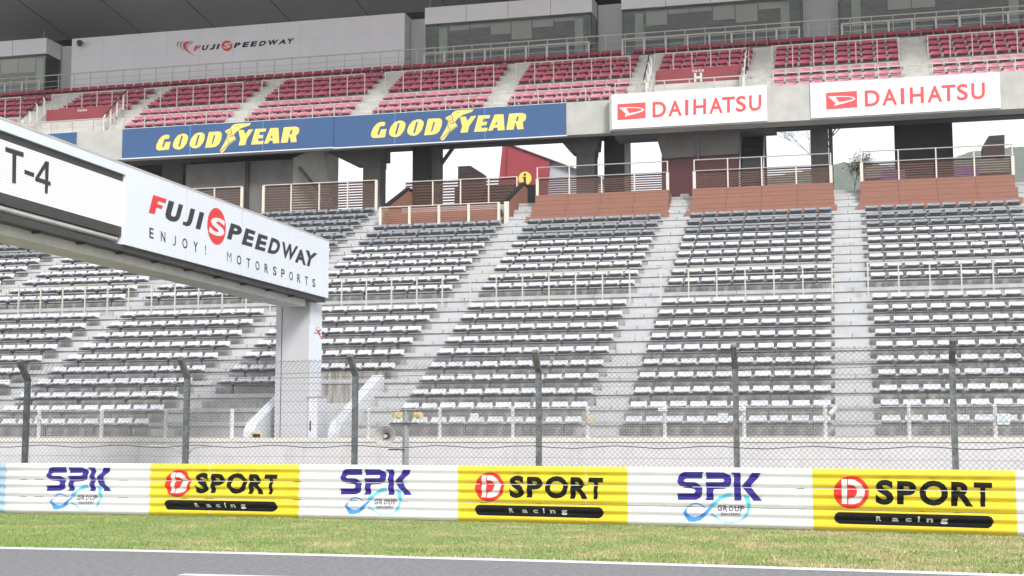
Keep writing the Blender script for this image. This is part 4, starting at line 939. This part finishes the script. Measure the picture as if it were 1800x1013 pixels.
for ch, q in zip("PEEDWAY", [[(855,190),(930,183),(905,252),(828,260)], [(965,182),(1042,176),(1015,246),(938,252)], [(1072,172),(1148,166),(1122,238),(1045,244)], [(1185,168),(1268,160),(1240,228),(1158,235)], [(1290,158),(1425,146),(1395,216),(1270,226)], [(1455,146),(1525,138),(1520,205),(1415,214)], [(1540,136),(1635,128),(1605,200),(1525,205)]]):
    P, Fc = letq(ch, q, .05); pz.append((z(P), Fc, 0))
lp([[(325,180),(250,170),(200,175),(165,200),(160,240),(185,280),(235,320),(335,372),(255,315),(215,270),(202,235),(210,205),(240,188)]], 1); lp([[(300,200),(250,195),(222,215),(218,240),(232,268),(226,235),(240,212)]], 1)
lp([[(190,165),(140,180),(120,215),(140,265),(190,305),(150,260),(135,220),(150,190)]], 2); lp([[(130,165),(90,185),(80,220),(105,260),(95,220),(105,190)]], 2)
mpw = lambda lf: (lambda u, v: at(u, v, Y=62.5-lf))
lettering("lettering", pz, ['black', 'fred', 'seam'], mpw(.012), wl)
P, Fc = fill([ell(742, 230, 70, 70)]); lettering("logo_disc", [(z(P), Fc, 0)], ['fred'], mpw(.012), wl)
P, Fc = letq("S", [(712,192), (812,190), (775,262), (690,268)], .03); lettering("logo_letter", [(z(P), Fc, 0)], ['white'], mpw(.02), wl)
for x0, x1, lb in ((-40.48, -39.32, "narrow grey wall between the left suite and the white logo wall"), (-20.85, -19.70, "narrow grey wall right of the white logo wall"), (-11.32, -9.99, "grey wall strip left of the suite above gate H"), (-1.61, 0., "grey wall strip right of the suite above gate H")):
    tag(MB().box(x0, x1, 63.46, 63.8, 18.5, 22.4).build("recess_wall", 'paneld', origin=(x0, 63.46, 18.5)), lb, "wall", "wall strips between the suites")

cc_ = thing("security_camera", "small dark camera fixed to the top left of the white logo wall", "camera", tuple(at(140, 76, Y=62.2)))
c = at(140, 76, Y=62.2); MB().tube(c, c+np.array([0, .3, .05]), .04, 8).build("bracket", 'paneld', cc_)
b = MB(); n = 12
b.add([(c[0]+.15*math.cos(2*math.pi*i/n)*r, c[1]+.15*math.sin(2*math.pi*i/n)*r, c[2]+zz) for zz, r in ((.14, .7), (.1, 1), (-.02, 1), (-.12, .75), (-.17, .3)) for i in range(n)], [(j*n+i, j*n+(i+1) % n, (j+1)*n+(i+1) % n, (j+1)*n+i) for j in range(4) for i in range(n)]+[tuple(range(n)), tuple(4*n+i for i in range(n))]); b.build("dome", 'gantd', cc_, smooth=True)
rf = thing("grandstand_roof", "dark curved roof soffit sweeping out over the upper tier", "roof", (-20, 60, 23))
RP = [(84, 22.4), (78, 23.4), (72, 24.3), (66, 25.1), (62, 25.6), (55, 26.4), (50, 26.9), (44, 27.3)]
b = MB(); b.profx(RP+[(44, 27.8), (55, 27.2), (84, 23.8)], -70, 30); b.build("soffit", 'roof', rf)
b = MB(); b.profx([(84, 22.38), (78, 23.38), (71.5, 24.36), (69.2, 24.66), (69.2, 24.6), (71.5, 24.27), (78, 23.3), (84, 22.3)], -69.9, 29.9); b.build("rear_shade_sheet", 'blackp', rf)  # near-black sheet paints in the deep shade at the back of the roof
for x in np.arange(-62, 26, 4.6):
    b = MB()
    for (y, zz), (y2, z2) in zip(RP[:-1], RP[1:]): b.bar((x, y, zz-.01), (x, y2, z2-.01), .05, .03)
    b.build("soffit_joint", 'seam', rf)
for u, v in ((410, 43),):
    pass
b = MB(); xq = X(410, 43, 69.5); b.tube((xq, 69.5, 24.45), (xq, 69.5, 24.9), .28, 14); tag(b.build("spotlight", 'paneld', origin=(xq, 69.5, 24.5)), "small round light fitting under the roof above the logo", "lamp")
# whip aerials
for u, v, lb in ((77, 55, "thin aerial on the left suite roof"), (756, 2, "thin aerial on the suite right of the logo wall")):
    p = at(u, v+14, Y=62.3); tag(MB().tube((p[0], 62.3, 22.46), (p[0], 62.3, 22.95), .012, 6).build("aerial", 'paneld', origin=(p[0], 62.3, 22.46)), lb, "aerial", "aerials on the suites")

# ================================================================== HILLS, TREE
def hill(name, pts, Y, d):
    xs_ = np.linspace(pts[0][0], pts[-1][0], 160); top_ = np.interp(xs_, [p[0] for p in pts], [p[1] for p in pts]); b = MB(); V = []; n = len(xs_); rows = 12
    for j in range(rows):
        f = j/(rows-1)
        for u, v in zip(xs_, top_):
            v_ = v+.8*math.sin(u*.19)+.5*math.sin(u*.43+1)+.3*math.sin(u*1.3); p = at(u, v_, Y=Y); q = p.copy(); q[1] = Y-d*(1-f); q[2] = p[2]*(f**.75); q[0] = p[0]*q[1]/Y; V.append(q)
    b.add(V, [(j*n+i, j*n+i+1, (j+1)*n+i+1, (j+1)*n+i) for j in range(rows-1) for i in range(n-1)]); tag(b.build(name, 'hill', smooth=True), kind='structure')
hill("hill", [(1000, 420), (1250, 330), (1420, 300), (1480, 286), (1510, 285), (1560, 292), (1660, 285), (1700, 268), (1740, 262), (1790, 258), (1900, 250), (2200, 300)], 620, 260)
def tree(base, Ht, label):
    t = thing("bare_tree", label, "tree", tuple(base)); b = MB(); lf = []
    def br(p, d, L, r, lv):
        steps = 4; q = p
        for s_ in range(steps):
            d = d+np.array([random.uniform(-.2, .2), random.uniform(-.2, .2), random.uniform(-.03, .16)]); d /= np.linalg.norm(d); q2 = q+d*L/steps
            b.tube(q, q2, r*(1-.14*s_), 5 if lv < 2 else 3, r2=r*(1-.14*(s_+1)), cap=False); q = q2
            if lv < 4 and s_ > 0:
                for _ in range(2 if lv < 3 else 1):
                    a = random.uniform(0, 2*math.pi); nd_ = d*.65+np.array([math.cos(a), math.sin(a), random.uniform(-.1, .45)])*.75; br(q, nd_/np.linalg.norm(nd_), L*random.uniform(.55, .75), r*.5, lv+1)
            if lv >= 3 and random.random() < .3: lf.append(q+rng.normal(0, .1, 3))
    br(np.array(base), np.array([0., 0, 1.]), Ht*.42, .05*Ht/6, 0)
    b.build("trunk", 'bark', t); c = MB()
    for p in lf:
        for _ in range(2):
            e = rng.normal(0, 1, (3, 3))*.026; c.add([p+rng.normal(0, .07, 3)*0+x for x in e], [(0, 1, 2)])
    c.build("crown", 'bud', t)
tree(at(1503, 345, Y=76), 2.7, "nearly bare spring tree with yellow green buds seen through the right aisle gap")
tree(at(1452, 345, Y=84), 8.6, "taller sparse budding tree half hidden by the concrete column")

hz = MB().box(-900, 900, -60, 760, -2, 130).build("haze", 'line'); tag(hz, kind='stuff'); hz.data.materials.clear()
hm = bpy.data.materials.new("hazy_air"); hm.use_nodes = True; hn = hm.node_tree; hn.nodes.remove(hn.nodes["Principled BSDF"]); pv = nd(hn, "ShaderNodeVolumePrincipled")
pv.inputs["Density"].default_value = .00045; pv.inputs["Color"].default_value = (.93, .95, 1, 1); hn.links.new(pv.outputs[0], hn.nodes["Material Output"].inputs["Volume"]); hz.data.materials.append(hm)
# ================================================================== LIGHT
w = bpy.data.worlds.new("World"); S.world = w; w.use_nodes = True; nt = w.node_tree; L = nt.links; bg = nt.nodes["Background"]
EL, AZ = math.radians(34), math.radians(146)       # sun behind the camera, to the right
sky = nd(nt, "ShaderNodeTexSky"); sky.sky_type = 'NISHITA'; sky.sun_disc = False; sky.sun_elevation = EL; sky.sun_rotation = AZ; sky.air_density = 1.; sky.dust_density = 3.
tc = nd(nt, "ShaderNodeTexCoord"); nz = nd(nt, "ShaderNodeTexNoise"); nz.inputs["Scale"].default_value = 2.2; nz.inputs["Detail"].default_value = 7; nz.inputs["Roughness"].default_value = .55
mpn = nd(nt, "ShaderNodeMapping"); mpn.inputs["Scale"].default_value = (1, 1, 2.6); L.new(tc.outputs["Generated"], mpn.inputs[0]); L.new(mpn.outputs[0], nz.inputs["Vector"])
mr = nd(nt, "ShaderNodeMapRange"); mr.inputs[1].default_value = .3; mr.inputs[2].default_value = .62; mr.inputs[3].default_value = .62; mr.inputs[4].default_value = .98; L.new(nz.outputs["Fac"], mr.inputs[0])
mx = nd(nt, "ShaderNodeMix", data_type='RGBA'); L.new(mr.outputs[0], mx.inputs[0]); L.new(sky.outputs[0], mx.inputs[6]); mx.inputs[7].default_value = (7.4, 7.5, 7.8, 1)
L.new(mx.outputs[2], bg.inputs[0]); bg.inputs[1].default_value = .1
sun = bpy.data.lights.new("sun", 'SUN'); sun.energy = 1.5; sun.angle = math.radians(14); sun.color = (1, .985, .96); so = bpy.data.objects.new("sun", sun); COL.objects.link(so)
so.rotation_euler = (math.pi/2-EL, 0, -AZ+math.pi); so.location = (0, -20, 60)
dvec = Vector((math.sin(AZ)*math.cos(EL), math.cos(AZ)*math.cos(EL), math.sin(EL))); so.rotation_euler = dvec.to_track_quat('Z', 'Y').to_euler()
S.view_settings.view_transform = 'Standard'; S.view_settings.look = 'None'; S.view_settings.exposure = .95; S.view_settings.gamma = 1; S.view_settings.use_curve_mapping = False
S.cycles.max_bounces = 6; S.cycles.diffuse_bounces = 3; S.cycles.transparent_max_bounces = 12; S.cycles.use_denoising = True
